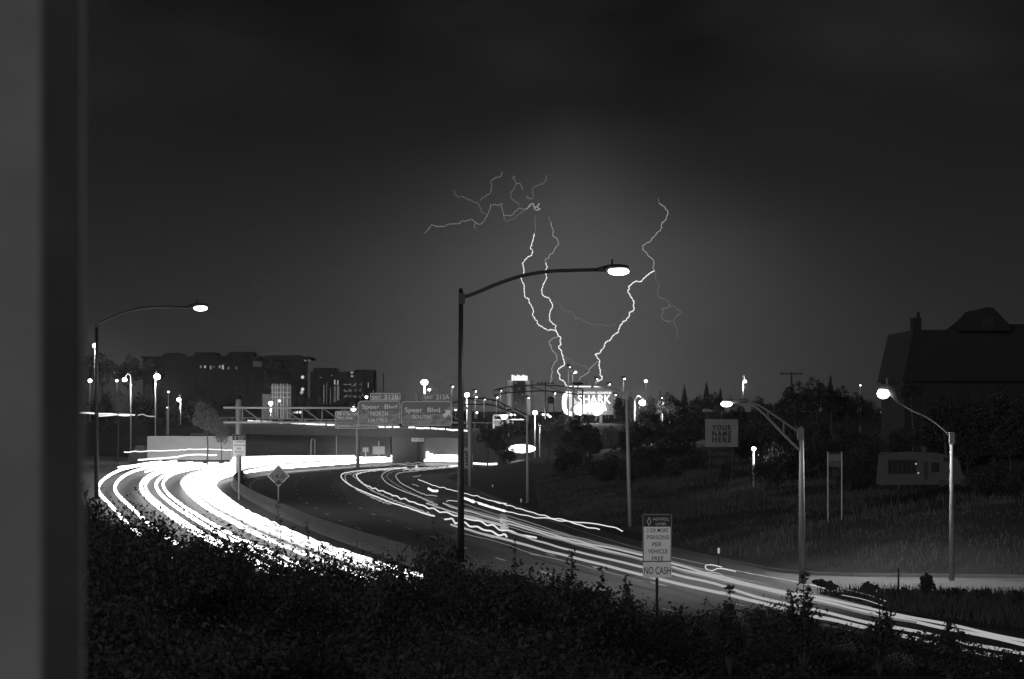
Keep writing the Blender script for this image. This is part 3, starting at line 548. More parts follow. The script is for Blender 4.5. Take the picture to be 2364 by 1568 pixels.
# ------------------------------------------------------------------ LANE SIGNS
def lane_sign(cx, y0, D, s, label, gz, near=True):
    # s: px scale relative to the near sign (67 px wide)
    O = (Q(cx, y0, D)[0], D, gz); t = thing('lane_sign', label, 'road sign', O, 'lane signs')
    X = lambda d: cx+d*s; Y = lambda d: y0+d*s
    a = Q(X(-33.5), Y(0), D); c = Q(X(33.5), Y(111), D)
    MB().bevbox(a[0], c[0], D, D+.03, c[2], a[2], .05).build('sign_panel', GALV, t, O)
    yf = D-.002
    a1 = Q(X(-32.3), Y(1.3), D); c1 = Q(X(32.3), Y(29), D); MB().bevbox(a1[0], c1[0], yf-.004, yf, c1[2], a1[2], .03).build('header_plate', BLK, t, O)
    a2 = Q(X(-32.3), Y(29.3), D); c2 = Q(X(32.3), Y(109.5), D); MB().bevbox(a2[0], c2[0], yf-.004, yf, c2[2], a2[2], .03).build('white_plate', BLK, t, O)
    a3 = Q(X(-31), Y(29.3), D); c3 = Q(X(31), Y(108), D); MB().bevbox(a3[0], c3[0], yf-.008, yf-.004, c3[2], a3[2], .025).build('white_face', WHITEP, t, O)
    yt = yf-.009
    def T(s_, x0, x1, ya, yb, m): stext(t, s_, X(x0), X(x1), Y(ya), Y(yb), D, O, m, yt+(.004 if ya < 28 else 0))
    HW = mat('header_lettering', .6, .5, .05)
    T('HOV/TOLL', -9, 27.5, 8.5, 15, HW); T('LANES', -3, 20.5, 19.5, 26, HW)
    T('2 OR MORE', -24, 26, 33, 42, BLK); T('PERSONS', -24, 27.5, 49, 58.5, BLK); T('PER', -11, 10.5, 65, 74.5, BLK); T('VEHICLE', -21, 24, 81, 91, BLK); T('FREE', -12, 14.5, 97.5, 107, BLK)
    # diamond outline
    k0 = Q(X(-18.5), Y(6.5), D); k1 = Q(X(-18.5), Y(27.5), D); k2 = Q(X(-23.5), Y(17), D); k3 = Q(X(-13.5), Y(17), D)
    cxx, czz = k0[0], (k0[2]+k1[2])/2; hw = (k3[0]-k2[0])/2; hh = (k0[2]-k1[2])/2
    o_ = [(cxx, czz+hh), (cxx+hw, czz), (cxx, czz-hh), (cxx-hw, czz)]; i_ = [(cxx, czz+hh*.72), (cxx+hw*.68, czz), (cxx, czz-hh*.72), (cxx-hw*.68, czz)]
    MB().add([(x, yt-.001, z) for x, z in o_+i_], [(k, (k+1) % 4, (k+1) % 4+4, k+4) for k in range(4)]).build('diamond_emblem', HW, t, O)
    if near:
        a4 = Q(X(-33), Y(111.5), D); c4 = Q(X(33), Y(147), D); MB().bevbox(a4[0], c4[0], D-.004, D+.02, c4[2], a4[2], .04).build('supplementary_plate', WHITEP, t, O)
        stext(t, 'NO CASH', X(-30), X(31), Y(122), Y(138.5), D, O, BLK, D-.005)
    MB().tube([(O[0], D+.10, O[2]), (O[0], D+.10, a[2]-.1)], .045 if near else .09, 8).build('post', DARKP if near else GALV, t, O)
lane_sign(1517, 1187, 89, 1.0, 'white and black lane rule sign reading HOV/TOLL LANES and NO CASH, near the road', 0.3)
lane_sign(552, 1003, 232, .47, 'small distant copy of the lane rule sign before the bright band', 0, False)
# clearance warning diamond
Dd = 205; O = (Q(643, 1100, Dd)[0], Dd, .2); t = thing('clearance_sign', 'diamond shaped warning sign reading 14-8 with a down arrow', 'road sign', O)
c_ = Q(643, 1099, Dd); hw = 26*KP*Dd; DG = mat('diamond_sheeting', .17, .5, .08)
MB().prism([(c_[0], c_[2]+hw), (c_[0]-hw, c_[2]), (c_[0], c_[2]-hw), (c_[0]+hw, c_[2])], Dd, Dd+.03).build('sign_panel', DG, t, O)
i1, i2 = hw*.97, hw*.9; MB().add([(c_[0]+a*r, Dd-.003, c_[2]+b_*r) for r in (i1, i2) for a, b_ in ((0, 1), (1, 0), (0, -1), (-1, 0))], [(k, (k+1) % 4, (k+1) % 4+4, k+4) for k in range(4)]).build('sign_border', SIGNW, t, O)
stext(t, '14-8', 629, 657, 1094, 1105, Dd, O, BLK, Dd-.004)
a0 = Q(643, 1109, Dd); a1 = Q(643, 1121, Dd); h_ = a0[2]-a1[2]
MB().prism([(a0[0]-.12, a0[2]), (a0[0]-.12, a0[2]-h_*.45), (a0[0]-.36, a0[2]-h_*.45), (a0[0], a1[2]), (a0[0]+.36, a0[2]-h_*.45), (a0[0]+.12, a0[2]-h_*.45), (a0[0]+.12, a0[2])], Dd-.008, Dd-.003).build('arrow', BLK, t, O)
MB().tube([O, (O[0], Dd+.06, c_[2]+hw*.5)], .05, 8).build('post', GALV, t, O)
# exit sign right of the tall pole
De = 262; O = (Q(1084, 1100, De)[0], De, .3); t = thing('exit_board', 'small sign with EXIT tab and four short lines just right of the tall pole', 'road sign', O)
PG = mat('aged_sign_face', .30, .6, .15)
yy, *_ = panel(t, 1070, 1092, 1046, 1081, De, O, PG, PG, rpx=1); yy2, *_ = panel(t, 1070, 1092, 1030, 1044, De, O, SIGNG, SIGNG, 'exit_tab', 1)
stext(t, 'EXIT', 1072, 1084, 1034, 1040, De, O, SIGNW, yy2)
for a, c in ((1048.5, 1053), (1056, 1060.5), (1063, 1067.5), (1070.5, 1075)): b = MB(); p0 = Q(1075, a, De); p1 = Q(1088, c, De); b.box(p0[0], p1[0], yy-.004, yy, p1[2], p0[2]); b.build('dark_line', BLK, t, O)
MB().tube([O, (O[0]-.1, De+.05, Q(0, 1046, De)[2])], .07, 8).build('post', GALV, t, O)
# two plates before the bridge and clearance plate on it
for (x0, x1, y0, y1, D, lb) in ((837, 851.5, 1032.5, 1044, 388, 'small square plate left of the larger grey plate before the bridge'), (860, 889, 1030, 1050, 385, 'larger grey plate on a thin post before the bridge pier')):
    O = (Q((x0+x1)/2, y1, D)[0], D, 0); t = thing('roadside_plate', lb, 'road sign', O)
    panel(t, x0, x1, y0, y1, D, O, mat('grey_plate', .3, .6, .1), SIGNG, rpx=1, z_off=-.05)
    if x1 > 860:
        yv = D-.06; mx = (x0+x1)/2
        for xx in (mx-7, mx, mx+7): p0 = Q(xx, y0+2, D); p1 = Q(xx+.6, y1-2, D); MB().box(p0[0], p1[0], yv-.01, yv, p1[2], p0[2]).build('dark_line', SIGNG, t, O)
    MB().tube([O, (O[0], D+.08, Q(0, y0-(12 if x1 > 860 else 0), D)[2])], .08, 8).build('post', GALV, t, O)
# ------------------------------------------------------------------ OVERPASS
def ov(x, y, off=0): D = 417-(x-525)/575*55+off; return Q(x, y, D)
bt = thing('road_bridge', 'concrete road bridge over the motorway beyond the signs', 'bridge', ov(800, 1060)); BO = tuple(bt.location)
def slab(x0, x1, ya0, ya1, yb0, yb1, dep, name, m, off=0):
    a = ov(x0, ya0, off); b_ = ov(x1, ya1, off); c = ov(x1, yb1, off); d = ov(x0, yb0, off)
    vs = [a, b_, c, d] + [(v[0]+dep*.1, v[1]+dep, v[2]) for v in (a, b_, c, d)]
    return MB().add(vs, [(0, 3, 2, 1), (4, 5, 6, 7), (0, 1, 5, 4), (1, 2, 6, 5), (2, 3, 7, 6), (3, 0, 4, 7)]).build(name, m, bt, BO)
BC = mat('bridge_concrete', .05, .85, .2, .3)
slab(470, 1150, 982, 996, 1001, 1013, 12, 'deck', BC)
slab(470, 1150, 976, 990, 982, 995.8, .3, 'parapet', mat('parapet_concrete', .08, .85, .2, .3), -.05)
for i in range(24):
    x = 480+i*28; a = ov(x, 962+(x-470)*.0206, -.02); c = ov(x, 976+(x-470)*.0206, -.02); MB().tube([a, c], .05, 6).build('rail_post', GALV, bt, BO)
MB().tube([ov(470, 963), ov(1150, 977)], .05, 6).build('hand_rail', GALV, bt, BO)
slab(905, 963, 1002, 1006, 1076, 1075, 9, 'pier', mat('pier_concrete', .07, .9, .2, .3), -1)
slab(440, 900, 1000, 1009, 1068, 1064, 1.0, 'abutment_wall', mat('abutment_concrete', .05, .9, .25, .2), 4)
slab(1058, 1160, 1010, 1014, 1078, 1078, 6, 'abutment', mat('abutment_concrete', .05, .9, .25, .2), -2)
slab(900, 1160, 1002, 1010, 1070, 1066, 1.0, 'rear_wall', mat('rear_wall_concrete', .12, .9, .25, .2), 30)
O = Q(964, 1015, 374); t = thing('height_plate', 'small pale clearance plate fixed to the bridge above the opening', 'road sign', O)
yy, *_ = panel(t, 950, 979, 1011, 1019.5, 374, O, WHITEP, WHITEP, rpx=2, z_off=-.3); stext(t, '14 FT 8 IN', 953, 976, 1013, 1017.5, 374, O, BLK, yy)
for x, y0, y1, D, lb in ((718, 1012, 1062, 398, 'slim curved pole in front of the dark wall'), (727, 1014, 1062, 400, 'fainter slim pole beside the curved one'), (777, 1007, 1062, 396, 'brighter slim straight pole in front of the dark wall'), (830, 1010, 1062, 398, 'slim pole just right of the distance sign post'),
                     (885, 862, 915, 520, 'tall thin dark pole left of the starry lamp'), (867, 870, 915, 520, 'shorter thin dark pole beside the tall one')):
    O = (Q(x, y1, D)[0], D, Q(x, y1, D)[2]); top = Q(x+(3 if x == 718 else 0), y0, D); top2 = Q(x, y0+8, D)
    o = MB().tube([O, top2, top], .07 if D < 450 else .12, 6).build('slim_pole', GALV if D < 450 else DARKP, None, O); o.location = O; tag(o, lb, 'pole')

# ------------------------------------------------------------------ WHITE LORRY ON THE OUTER LANE
D = 352; a = Q(340, 1009, D); c = Q(533, 1060, D); z0 = 0.0
LO = (a[0], D, 0); t = thing('lorry', 'long white box lorry standing on the outer lane above the bright band', 'lorry', LO)
BOX = mat('lorry_white_panel', .26, .5, .12, .5); zt = a[2]; L0, L1 = a[0], c[0]
nb = 8
for i in range(nb): x0 = L0+(L1-L0)*i/nb; MB().box(x0+.01, L0+(L1-L0)*(i+1)/nb-.01, D, D+.04, 1.2, zt).build('side_panel', BOX, t, LO)
MB().box(L0, L1, D+.045, D+2.5, 1.2, zt-.01).build('cargo_box', BOX, t, LO)
MB().box(L0, L1, D-.03, D+2.53, zt, zt+.08).build('roof_rail', GALV, t, LO); MB().box(L0+.2, L1-.2, D+.4, D+2.1, .9, 1.19).build('chassis', DARKP, t, LO)
for xx in (L0+1.2, L0+2.4, L1-3.2, L1-1.2):
    w = MB(); w.tube([(xx, D+.05, .5), (xx, D+.35, .5)], .5, 16); w.build('wheel', mat('tyre_rubber', .03), t, LO)
MB().prism([(L0-.3, .6), (L0-.3, 3.0), (L0-1.4, 3.0), (L0-2.0, 2.0), (L0-2.3, 1.9), (L0-2.3, .6)], D+.1, D+2.4).build('cab', mat('cab_paint', .05), t, LO)
w = MB(); w.tube([(L0-1.5, D+.08, .5), (L0-1.5, D+.35, .5)], .5, 16); w.build('wheel', mat('tyre_rubber', .03), t, LO)

# ------------------------------------------------------------------ FAR BUILDINGS
def building(name, label, x0, x1, yt, D, parts, m=BRICK, depth=14, base=None):
    gz = float(ground(Q(x0, 950, D)[0], D))-.3; a = Q(x0, yt, D); c = Q(x1, yt, D); O = ((a[0]+c[0])/2, D, gz)
    t = thing(name, label, 'building', O); MB().box(a[0], c[0], D, D+depth, gz, a[2]).build('wall', m, t, O); return t, O
WIN = {}
def window(t, O, x0, x1, y0, y1, D, m, frame=True, nm='window'):
    a = Q(x0, y0, D); c = Q(x1, y1, D)
    w = MB().box(a[0], c[0], D-.12, D-.004, c[2], a[2]).build(nm, mat('window_frame', .015), t, O)
    MB().box(a[0]+.1, c[0]-.1, D-.14, D-.12, c[2]+.1, a[2]-.1).build('pane', m, w); w.children[0].location = (-O[0], -O[1], -O[2])
LW = {v: emat('lit_window_%d' % int(v*100), v, False) for v in (.08, .2, .35, .6, 1.2)}
D = 620
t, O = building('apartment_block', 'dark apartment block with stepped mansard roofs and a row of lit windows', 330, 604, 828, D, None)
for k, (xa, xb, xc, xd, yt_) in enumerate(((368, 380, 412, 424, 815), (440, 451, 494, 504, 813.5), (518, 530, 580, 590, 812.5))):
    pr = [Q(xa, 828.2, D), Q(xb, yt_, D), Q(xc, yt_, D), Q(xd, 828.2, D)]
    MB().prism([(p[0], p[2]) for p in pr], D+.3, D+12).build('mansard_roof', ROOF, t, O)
MB().box(Q(330, 828, D)[0]-.4, Q(604, 828, D)[0]+.4, D-.4, D+14.4, Q(0, 828, D)[2], Q(0, 828, D)[2]+.5).build('parapet', ROOF, t, O)
for x0, x1, y0, y1, v in ((461.5, 466.5, 843, 851, .2), (470.5, 476.5, 843, 851, .35), (484, 489, 843, 854, .2), (492, 496, 843, 850, .08), (504.5, 510.5, 843, 851, .2), (512, 518, 842, 854, .35), (526, 530, 846, 854, .2), (543, 549, 846, 854, .08)): window(t, O, x0, x1, y0, y1, D, LW[v])
for r in range(3):
    for i in range(13): window(t, O, 338+i*20, 347+i*20, 866+r*22, 876+r*22, D, GLASS)
D = 600
t, O = building('apartment_block', 'dark apartment block with an overhanging flat roof at the right end of the row', 606, 700, 831, D, None)
a = Q(590, 824, D); c = Q(716, 831, D); MB().box(a[0], c[0], D-1.5, D+16, c[2], a[2]).build('roof', ROOF, t, O)
a = Q(612, 820, D); c = Q(690, 824, D); MB().box(a[0], c[0], D+1, D+12, c[2]+.01, a[2]).build('roof_cabin', ROOF, t, O)
for x0, x1, y0, y1, v in ((702, 707, 831.5, 834, .2), (711.5, 717, 831, 833, .2)): a = Q(x0, y0, D-2); c = Q(x1, y1, D-2); MB().box(a[0], c[0], D-2.1, D-1.6, c[2], a[2]).build('soffit_lamp', LW[v], t, O)
for r in range(4):
    for i in range(4): window(t, O, 612+i*22, 624+i*22, 842+r*14, 850+r*14, D, GLASS)
window(t, O, 583, 606, 833, 848, D-.01, LW[.08] if False else mat('faint_screen', .12))
for x, y in ((699, 871), (699, 899), (696.5, 907)): a = Q(x, y, D); MB().ball((a[0], D-.4, a[2]), .35).build('wall_lamp', LW[.6], t, O)
D = 560
t, O = building('site_building', 'floodlit half built building front beside the round lamp on the gantry', 626, 672, 888, D, None, mat('pale_site_wall', .22, .9, .5, .35))
gz = O[2]
for x in (630, 636, 641, 649, 655, 664): a = Q(x, 886, D); MB().tube([(a[0], D-.6, gz), (a[0], D-.6, a[2])], .09, 6).build('scaffold_pole', mat('scaffold_tube', .6), t, O)
for y in (895, 906, 917): a = Q(626, y, D); c = Q(672, y, D); MB().tube([(a[0], D-.7, a[2]), (c[0], D-.7, c[2])], .08, 6).build('scaffold_rail', mat('scaffold_tube', .6), t, O)
a = Q(605, 910, D); c = Q(626, 940, D); MB().box(a[0], c[0]-.01, D+.5, D+6, gz, a[2]).build('low_wing', mat('pale_low_wing', .22, .9, .3, .5), t, O)
plight(t, (Q(650, 0, D)[0]-O[0], -5, 3.5), 450, .4)
MB().ball((Q(650, 0, D)[0], D-5, O[2]+3.5+.35), .3).build('site_flood_lamp', LW[1.2], t, O)
MB().tube([(Q(650, 0, D)[0], D-5, O[2]), (Q(650, 0, D)[0], D-5, O[2]+3.4)], .08, 6).build('lamp_post', DARKP, t, O)
D = 590
t, O = building('office_block', 'low modern block with vertical strips of light left of the exit panels', 716, 862, 858, D, None)
a = Q(724, 850, D); c = Q(776, 858, D); MB().box(a[0], c[0], D-1, D+10, c[2]+.01, a[2]).build('roof', ROOF, t, O)
a = Q(820, 854, D); c = Q(864, 858, D); MB().box(a[0], c[0], D-1, D+10, c[2]+.01, a[2]).build('roof', ROOF, t, O)
for x0, x1, y0, y1, v in ((747, 748.8, 888, 934, .6), (753.5, 755.3, 882, 934, .2), (762, 763.6, 895, 934, .2), (770.5, 775.5, 876, 889, .35), (778, 782.5, 877, 890, .35), (771, 772.5, 890, 930, .2), (774.5, 776, 890, 930, .2), (779, 780, 890, 926, .2), (782, 783.2, 890, 926, .2),
        (808.5, 816.5, 856.5, 864, .2), (809, 817, 866.5, 871, .35), (848.5, 852, 883, 896, .35), (836, 839, 907, 916, .2), (850, 852.5, 906, 918, .2), (737.5, 743.5, 870, 873, .35), (763, 769, 865, 868.5, .2), (732, 734, 911, 917, .2), (788, 790, 906, 916, .08), (701, 703, 0, 0, .08)):
    if y1: window(t, O, x0, x1, y0, y1, D, LW[v])
for r in range(3):
    for i in range(4): window(t, O, 792+i*12, 800+i*12, 884+r*14, 892+r*14, D, GLASS)
for i, x in enumerate((688-20, 673, 678, 683)):
    pass
t = thing('shop_window_row', 'short row of bright windows seen through the gantry truss', 'building', (Q(684, 955, 500)[0], 500, 5)); O = tuple(t.location)
a = Q(672, 946, 500); c = Q(702, 962, 500); MB().box(a[0], c[0], 500.2, 506, 4.9, a[2]).build('wall', BRICK, t, O)
for i, x in enumerate((676, 680, 684.5, 691)): a = Q(x, 949+(2-i*.6), 500); c = Q(x+2+i*.8, 954.5, 500); MB().box(a[0], c[0], 500, 500.19, c[2], a[2]).build('window', LW[(.35, .6, 1.2, 1.2)[i]], t, O)
# office tower
D = 780
O = (Q(1199, 950, D)[0], D, 5); t = thing('office_tower', 'tower with lit crown, dark glass core and two pale wings', 'building', O)
def bx(x0, x1, y0, y1, d0, d1, nm, m): a = Q(x0, y0, D); c = Q(x1, y1, D); return MB().box(a[0], c[0], D+d0, D+d1, c[2], a[2]).build(nm, m, t, O)
bx(1185, 1211.5, 879, 968, 0, 12, 'core', mat('tower_glass_wall', .025, .4)); PW = mat('tower_pale_wall', .42, .9, .1, .1)
for xa, xb in ((1169, 1184.8), (1211.7, 1229)):
    a = Q((xa+xb)/2, 878, D); r = (xb-xa)/2*KP*D; MB().tube([(a[0], D+r+1, 4.9), (a[0], D+r+1, a[2])], r, 20).build('wing', PW, t, O, True)
    plight(t, (a[0]-O[0], -5, 2.5), 380, .5)
for r in range(11):
    for i in range(3): a = Q(1187.3+i*8.2, 882+r*7, D); c = Q(1193+i*8.2, 886+r*7, D); MB().box(a[0], c[0], D-.2, D-.01, c[2], a[2]).build('window', GLASS if (r*3+i) % 7 else LW[.08], t, O)
for i in range(9): bx(1180.8+i*4.2, 1184.4+i*4.2, 865.5+(i % 3)*1.2, 878.7, -1, 10, 'crown_light', emat('crown_glow', 1.1))
bx(1194, 1214, 960, 964, -2, 4, 'lit_ledge', PW)
# aquarium sign
D = 470
O = (Q(1357, 960, D)[0], D, 5); t = thing('aquarium_billboard', 'glowing billboard reading DOWNTOWN AQUARIUM and SHARK', 'billboard', O)
EB = emat('billboard_white', 2.2); ES = emat('billboard_letters', 1.7); SGR = mat('billboard_face', .16, .6)
a = Q(1300, 900, D); c = Q(1416, 958, D); MB().box(a[0], c[0], D, D+1.2, c[2], a[2]).build('sign_face', SGR, t, O); MB().box(a[0]-.2, c[0]+.2, D-.3, D+1.4, a[2]+.01, a[2]+.35).build('top_trim', STEEL, t, O)
text('DOWNTOWN  AQUARIUM', Q(1372, 907.5, D)[0]-O[0], -.03, Q(0, 907.5, D)[2]-O[2], 77*KP*D, 6*KP*D, ES, t, thick=.1); text('SHARK', Q(1372, 922, D)[0]-O[0], -.03, Q(0, 922, D)[2]-O[2], 76*KP*D, 20*KP*D, EB, t, thick=.15)
# ring emblem and floodlight glare under the words, painted as a glowing fish shape
b = MB(); seq = [Q(x, y, D-.3) for x, y in ((1318, 911), (1310, 909), (1304, 914), (1302.5, 925), (1303, 940), (1307, 950), (1315, 955), (1322, 956))]
b.tube([tuple(p) for p in catmull(seq, 4)], .35, 8); b.build('arc_emblem', EB, t, O, True)
b = MB(); b.prism([(Q(x, y, D)[0], Q(x, y, D)[2]) for x, y in ((1309, 909), (1319, 908), (1334, 932), (1327, 934), (1320, 940), (1313, 950), (1311, 930))], D-.25, D-.02); b.build('slanted_emblem', emat('billboard_dim', .8), t, O)
b = MB(); b.prism([(Q(x, y, D)[0], Q(x, y, D)[2]) for x, y in ((1322, 948), (1326, 938), (1338, 932), (1352, 934), (1372, 930), (1390, 934), (1397, 936), (1400, 948), (1394, 946), (1388, 954), (1380, 960), (1372, 958), (1367, 949), (1356, 948), (1350, 956), (1340, 959), (1330, 956))], D-.3, D-.03); b.build('glare_fish', emat('billboard_floodlit', 6), t, O)
for x, y, r in ((1361, 952, 2.2), ): a = Q(x, y, D); MB().ball((a[0], D-.3, a[2]), r*KP*D, .2).build('bubble_emblem', EB, t, O)
for x in (1306, 1345, 1388): a = Q(x, 957, D); MB().tube([(a[0], D+.6, 4.8), (a[0], D+.6, a[2])], .3, 8).build('sign_post', STEEL, t, O)
for x in (1318, 1350, 1385): a = Q(x, 899, D); MB().box(a[0]-1, a[0]+1, D-.6, D-.2, a[2]+.36, a[2]+.55).build('trim_light', ES, t, O)
plight(t, (Q(1370, 0, D)[0]-O[0], -4, 2.0), 900, .6)
# water tank silhouette
D = 520; O = (Q(1271, 960, D)[0], D, 5); t = thing('water_tank', 'small dark tank on legs left of the aquarium sign', 'tank', O); a = Q(1271.5, 904+28, D)
MB().tube([(a[0], D, a[2]), (a[0], D, Q(0, 919, D)[2])], .62, 12).build('tank', DARKP, t, O); MB().tube([(a[0], D, Q(0, 919, D)[2]), (a[0], D, Q(0, 915.5, D)[2])], [.65, .2], 12).build('roof', DARKP, t, O)
for s_ in (-.5, .5): MB().tube([(a[0]+s_*1.4, D, 4.9), (a[0]+s_, D, a[2])], .07, 6).build('leg', DARKP, t, O)
# lit canopy
D = 420; O = (Q(1155, 985, D)[0], D, float(ground(0, D))); t = thing('canopy', 'low lit canopy on posts right of the tall pole', 'canopy', O); CW = mat('canopy_paint', .6, .6, .1)
a = Q(1139, 957, D); c = Q(1174, 961, D); MB().box(a[0], c[0], D-3, D+3, c[2], a[2]).build('roof', CW, t, O)
a = Q(1139, 968, D); c = Q(1210, 970.5, D); MB().box(a[0], c[0], D+3.2, D+3.5, c[2], a[2]).build('beam', CW, t, O); a = Q(1139, 970.6, D); c = Q(1185, 984, D); MB().box(a[0], c[0], D+3.2, D+3.4, c[2], a[2]).build('rear_wall', mat('canopy_wall', .2), t, O)
for x in (1139.8, 1160, 1173): a = Q(x, 961, D); MB().tube([(a[0], D-2.5, 3.5), (a[0], D-2.5, a[2])], .14, 8).build('post', CW, t, O)
MB().ball(Q(1164, 963, D-3.3), .45, .3, .3).build('lamp', emat('small_lamp_12', 12), t, O); plight(t, (Q(1164, 0, D)[0]-O[0], -3.5, 1.5), 500, .3)
# arched truss gantries (dark) left of the billboard
def arch(top, bot, D, r, label):
    O = (Q(top[-1][0], 960, D)[0], D, 5); t = thing('arched_gantry', label, 'gantry', O)
    a = catmull([Q(x, y, D) for x, y in top], 5); c = catmull([Q(x, y, D) for x, y in bot], 5)
    MB().tube([tuple(p) for p in a], r, 6).build('top_chord', DARKP, t, O); MB().tube([tuple(p) for p in c], r, 6).build('bottom_chord', DARKP, t, O)
    for k in range(0, min(len(a), len(c))-5, 5):
        MB().tube([tuple(a[k]), tuple(c[k])], r*.6, 6).build('web', DARKP, t, O); MB().tube([tuple(a[k]), tuple(c[k+5])], r*.6, 6).build('web', DARKP, t, O)
    e = a[-1]; MB().tube([(e[0], D, 3), tuple(e)], r*1.2, 8).build('upright', DARKP, t, O)
arch([(1140, 900), (1175, 893), (1212, 890), (1260, 889), (1310, 893.5), (1345, 898)], [(1140, 912), (1175, 907), (1212, 904), (1260, 903), (1300, 907), (1345, 912)], 330, .075, 'thin dark arched truss in front of the tower and billboard')
arch([(1046, 930), (1082, 920), (1137, 923), (1165, 935), (1190, 945), (1216, 958)], [(1046, 943), (1082, 934), (1137, 936), (1165, 946), (1190, 956), (1216, 970)], 300, .07, 'lower dark arched truss sloping down to the slim lamp pole')
# utility poles
for x, yt_, yb, D, lb in ((1259, 881, 950, 420, 'dark utility pole with crossarm left of the billboard'), (1827, 858, 900, 330, 'dark utility pole with crossarm above the right trees'), (1944, 0, 0, 0, '')):
    if not D: continue
    O = (Q(x, yb, D)[0], D, Q(x, yb, D)[2]-2); t = thing('utility_pole', lb, 'utility pole', O, 'utility poles'); a = Q(x, yt_, D)
    MB().tube([O, a], [.16, .1], 8).build('pole', DARKP, t, O); MB().box(a[0]-1.3, a[0]+1.3, D-.08, D+.08, a[2]-.35, a[2]-.2).build('crossarm', DARKP, t, O)
    for s_ in (-1.1, -.5, .5, 1.1): MB().tube([(a[0]+s_, D, a[2]-.2), (a[0]+s_, D, a[2])], .05, 6).build('insulator', DARKP, t, O)

# ------------------------------------------------------------------ RIGHT SIDE: HOUSE, BOARDS, TRAILER
D = 175
O = (Q(2230, 1030, D)[0], D, 4.5); t = thing('house', 'big dark old house with tall chimney and arched gable at the right edge', 'house', O)
def pz(x, y): q_ = Q(x, y, D); return (q_[0], q_[2])
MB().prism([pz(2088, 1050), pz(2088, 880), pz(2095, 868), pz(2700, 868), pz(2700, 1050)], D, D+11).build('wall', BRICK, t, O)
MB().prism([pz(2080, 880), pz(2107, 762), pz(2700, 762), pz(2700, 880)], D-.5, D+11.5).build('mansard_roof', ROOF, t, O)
MB().prism([pz(2322, 762.5), pz(2322, 748), pz(2700, 748), pz(2700, 762.5)], D+.5, D+11).build('roof_ridge', ROOF, t, O)
MB().prism([pz(2206, 765), pz(2222, 752), pz(2240, 738), pz(2255, 724), pz(2263, 714), pz(2272, 710.5), pz(2284, 712), pz(2296, 722), pz(2310, 738), pz(2322, 750), pz(2326, 765)], D-1.2, D+6).build('arched_gable', ROOF, t, O)
ch = MB().prism([pz(2117.5, 762.5), pz(2117.5, 731), pz(2138, 731), pz(2138, 762.5)], D+2, D+3.2).build('chimney', BRICK, t, O)
MB().tube([(pz(2133.5, 0)[0], D+2.6, pz(0, 731)[1]), (pz(2133.5, 0)[0], D+2.6, pz(0, 717)[1])], .10, 8).build('chimney_pot', BRICK, ch); ch.children[0].location = (-O[0], -O[1], -O[2])
for i in range(4): a = pz(2130+i*55, 905); c = pz(2152+i*55, 945); w = MB().box(a[0], c[0], D-.08, D-.004, c[1], a[1]).build('window', mat('window_frame', .015), t, O); MB().box(a[0]+.08, c[0]-.08, D-.1, D-.08, c[1]+.08, a[1]-.08).build('pane', GLASS, w); w.children[0].location = (-O[0], -O[1], -O[2])
a = pz(2258, 730); c = pz(2288, 758); MB().box(a[0], c[0], D-1.28, D-1.2, c[1], a[1]).build('window', GLASS, t, O)
# hand lettered board
D = 200; gx_ = Q(1666, 1000, D)[0]; gz = float(ground(gx_, D)); O = (gx_, D, gz)
t = thing('lettered_board', 'grey signboard with black block letters YOUR NAME HERE before the trees', 'billboard', O); GB2 = mat('board_grey_face', .13, .8, .2, 1.5)
a = Q(1628, 968, D); c = Q(1704, 1032, D); MB().box(a[0], c[0], D, D+.12, c[2], a[2]).build('board_face', GB2, t, O)
for s_, y in (('YOUR', 987.5), ('NAME', 1001.5), ('HERE', 1015.5)): text(s_, 0, -.004, Q(0, y, D)[2]-gz, 44*KP*D, 12.5*KP*D, mat('board_black_letters', .004, .8, .1), t, font_gap=1.25, bold=.035)
for x in (1640, 1692): a = Q(x, 1032, D); MB().tube([(a[0], D+.06, gz), (a[0], D+.06, a[2])], .07, 8).build('post', DARKP, t, O)
# notice board
D = 150; gx_ = Q(1927, 1060, D)[0]; gz = float(ground(gx_, D)); O = (gx_, D, gz); t = thing('notice_board', 'small framed notice board on two posts between lamp and trailer', 'sign', O)
a = Q(1910, 1045, D); c = Q(1944, 1090, D)
for x in (1911, 1943): p = Q(x, 1043, D); MB().box(p[0]-.03, p[0]+.03, D-.03, D+.03, gz-.1, p[2]).build('post', GALV, t, O)
MB().box(a[0]+.05, c[0]-.05, D-.02, D+.02, Q(0, 1048, D)[2], a[2]).build('top_board', DARKP, t, O); MB().box(a[0]+.06, c[0]-.06, D-.03, D+.01, Q(0, 1064, D)[2], Q(0, 1049, D)[2]).build('white_board', mat('dim_white_board', .09, .8), t, O); MB().box(a[0]+.06, c[0]-.06, D-.03, D+.01, Q(0, 1078, D)[2], Q(0, 1064.6, D)[2]).build('lower_board', mat('dim_grey_board', .05, .8), t, O)
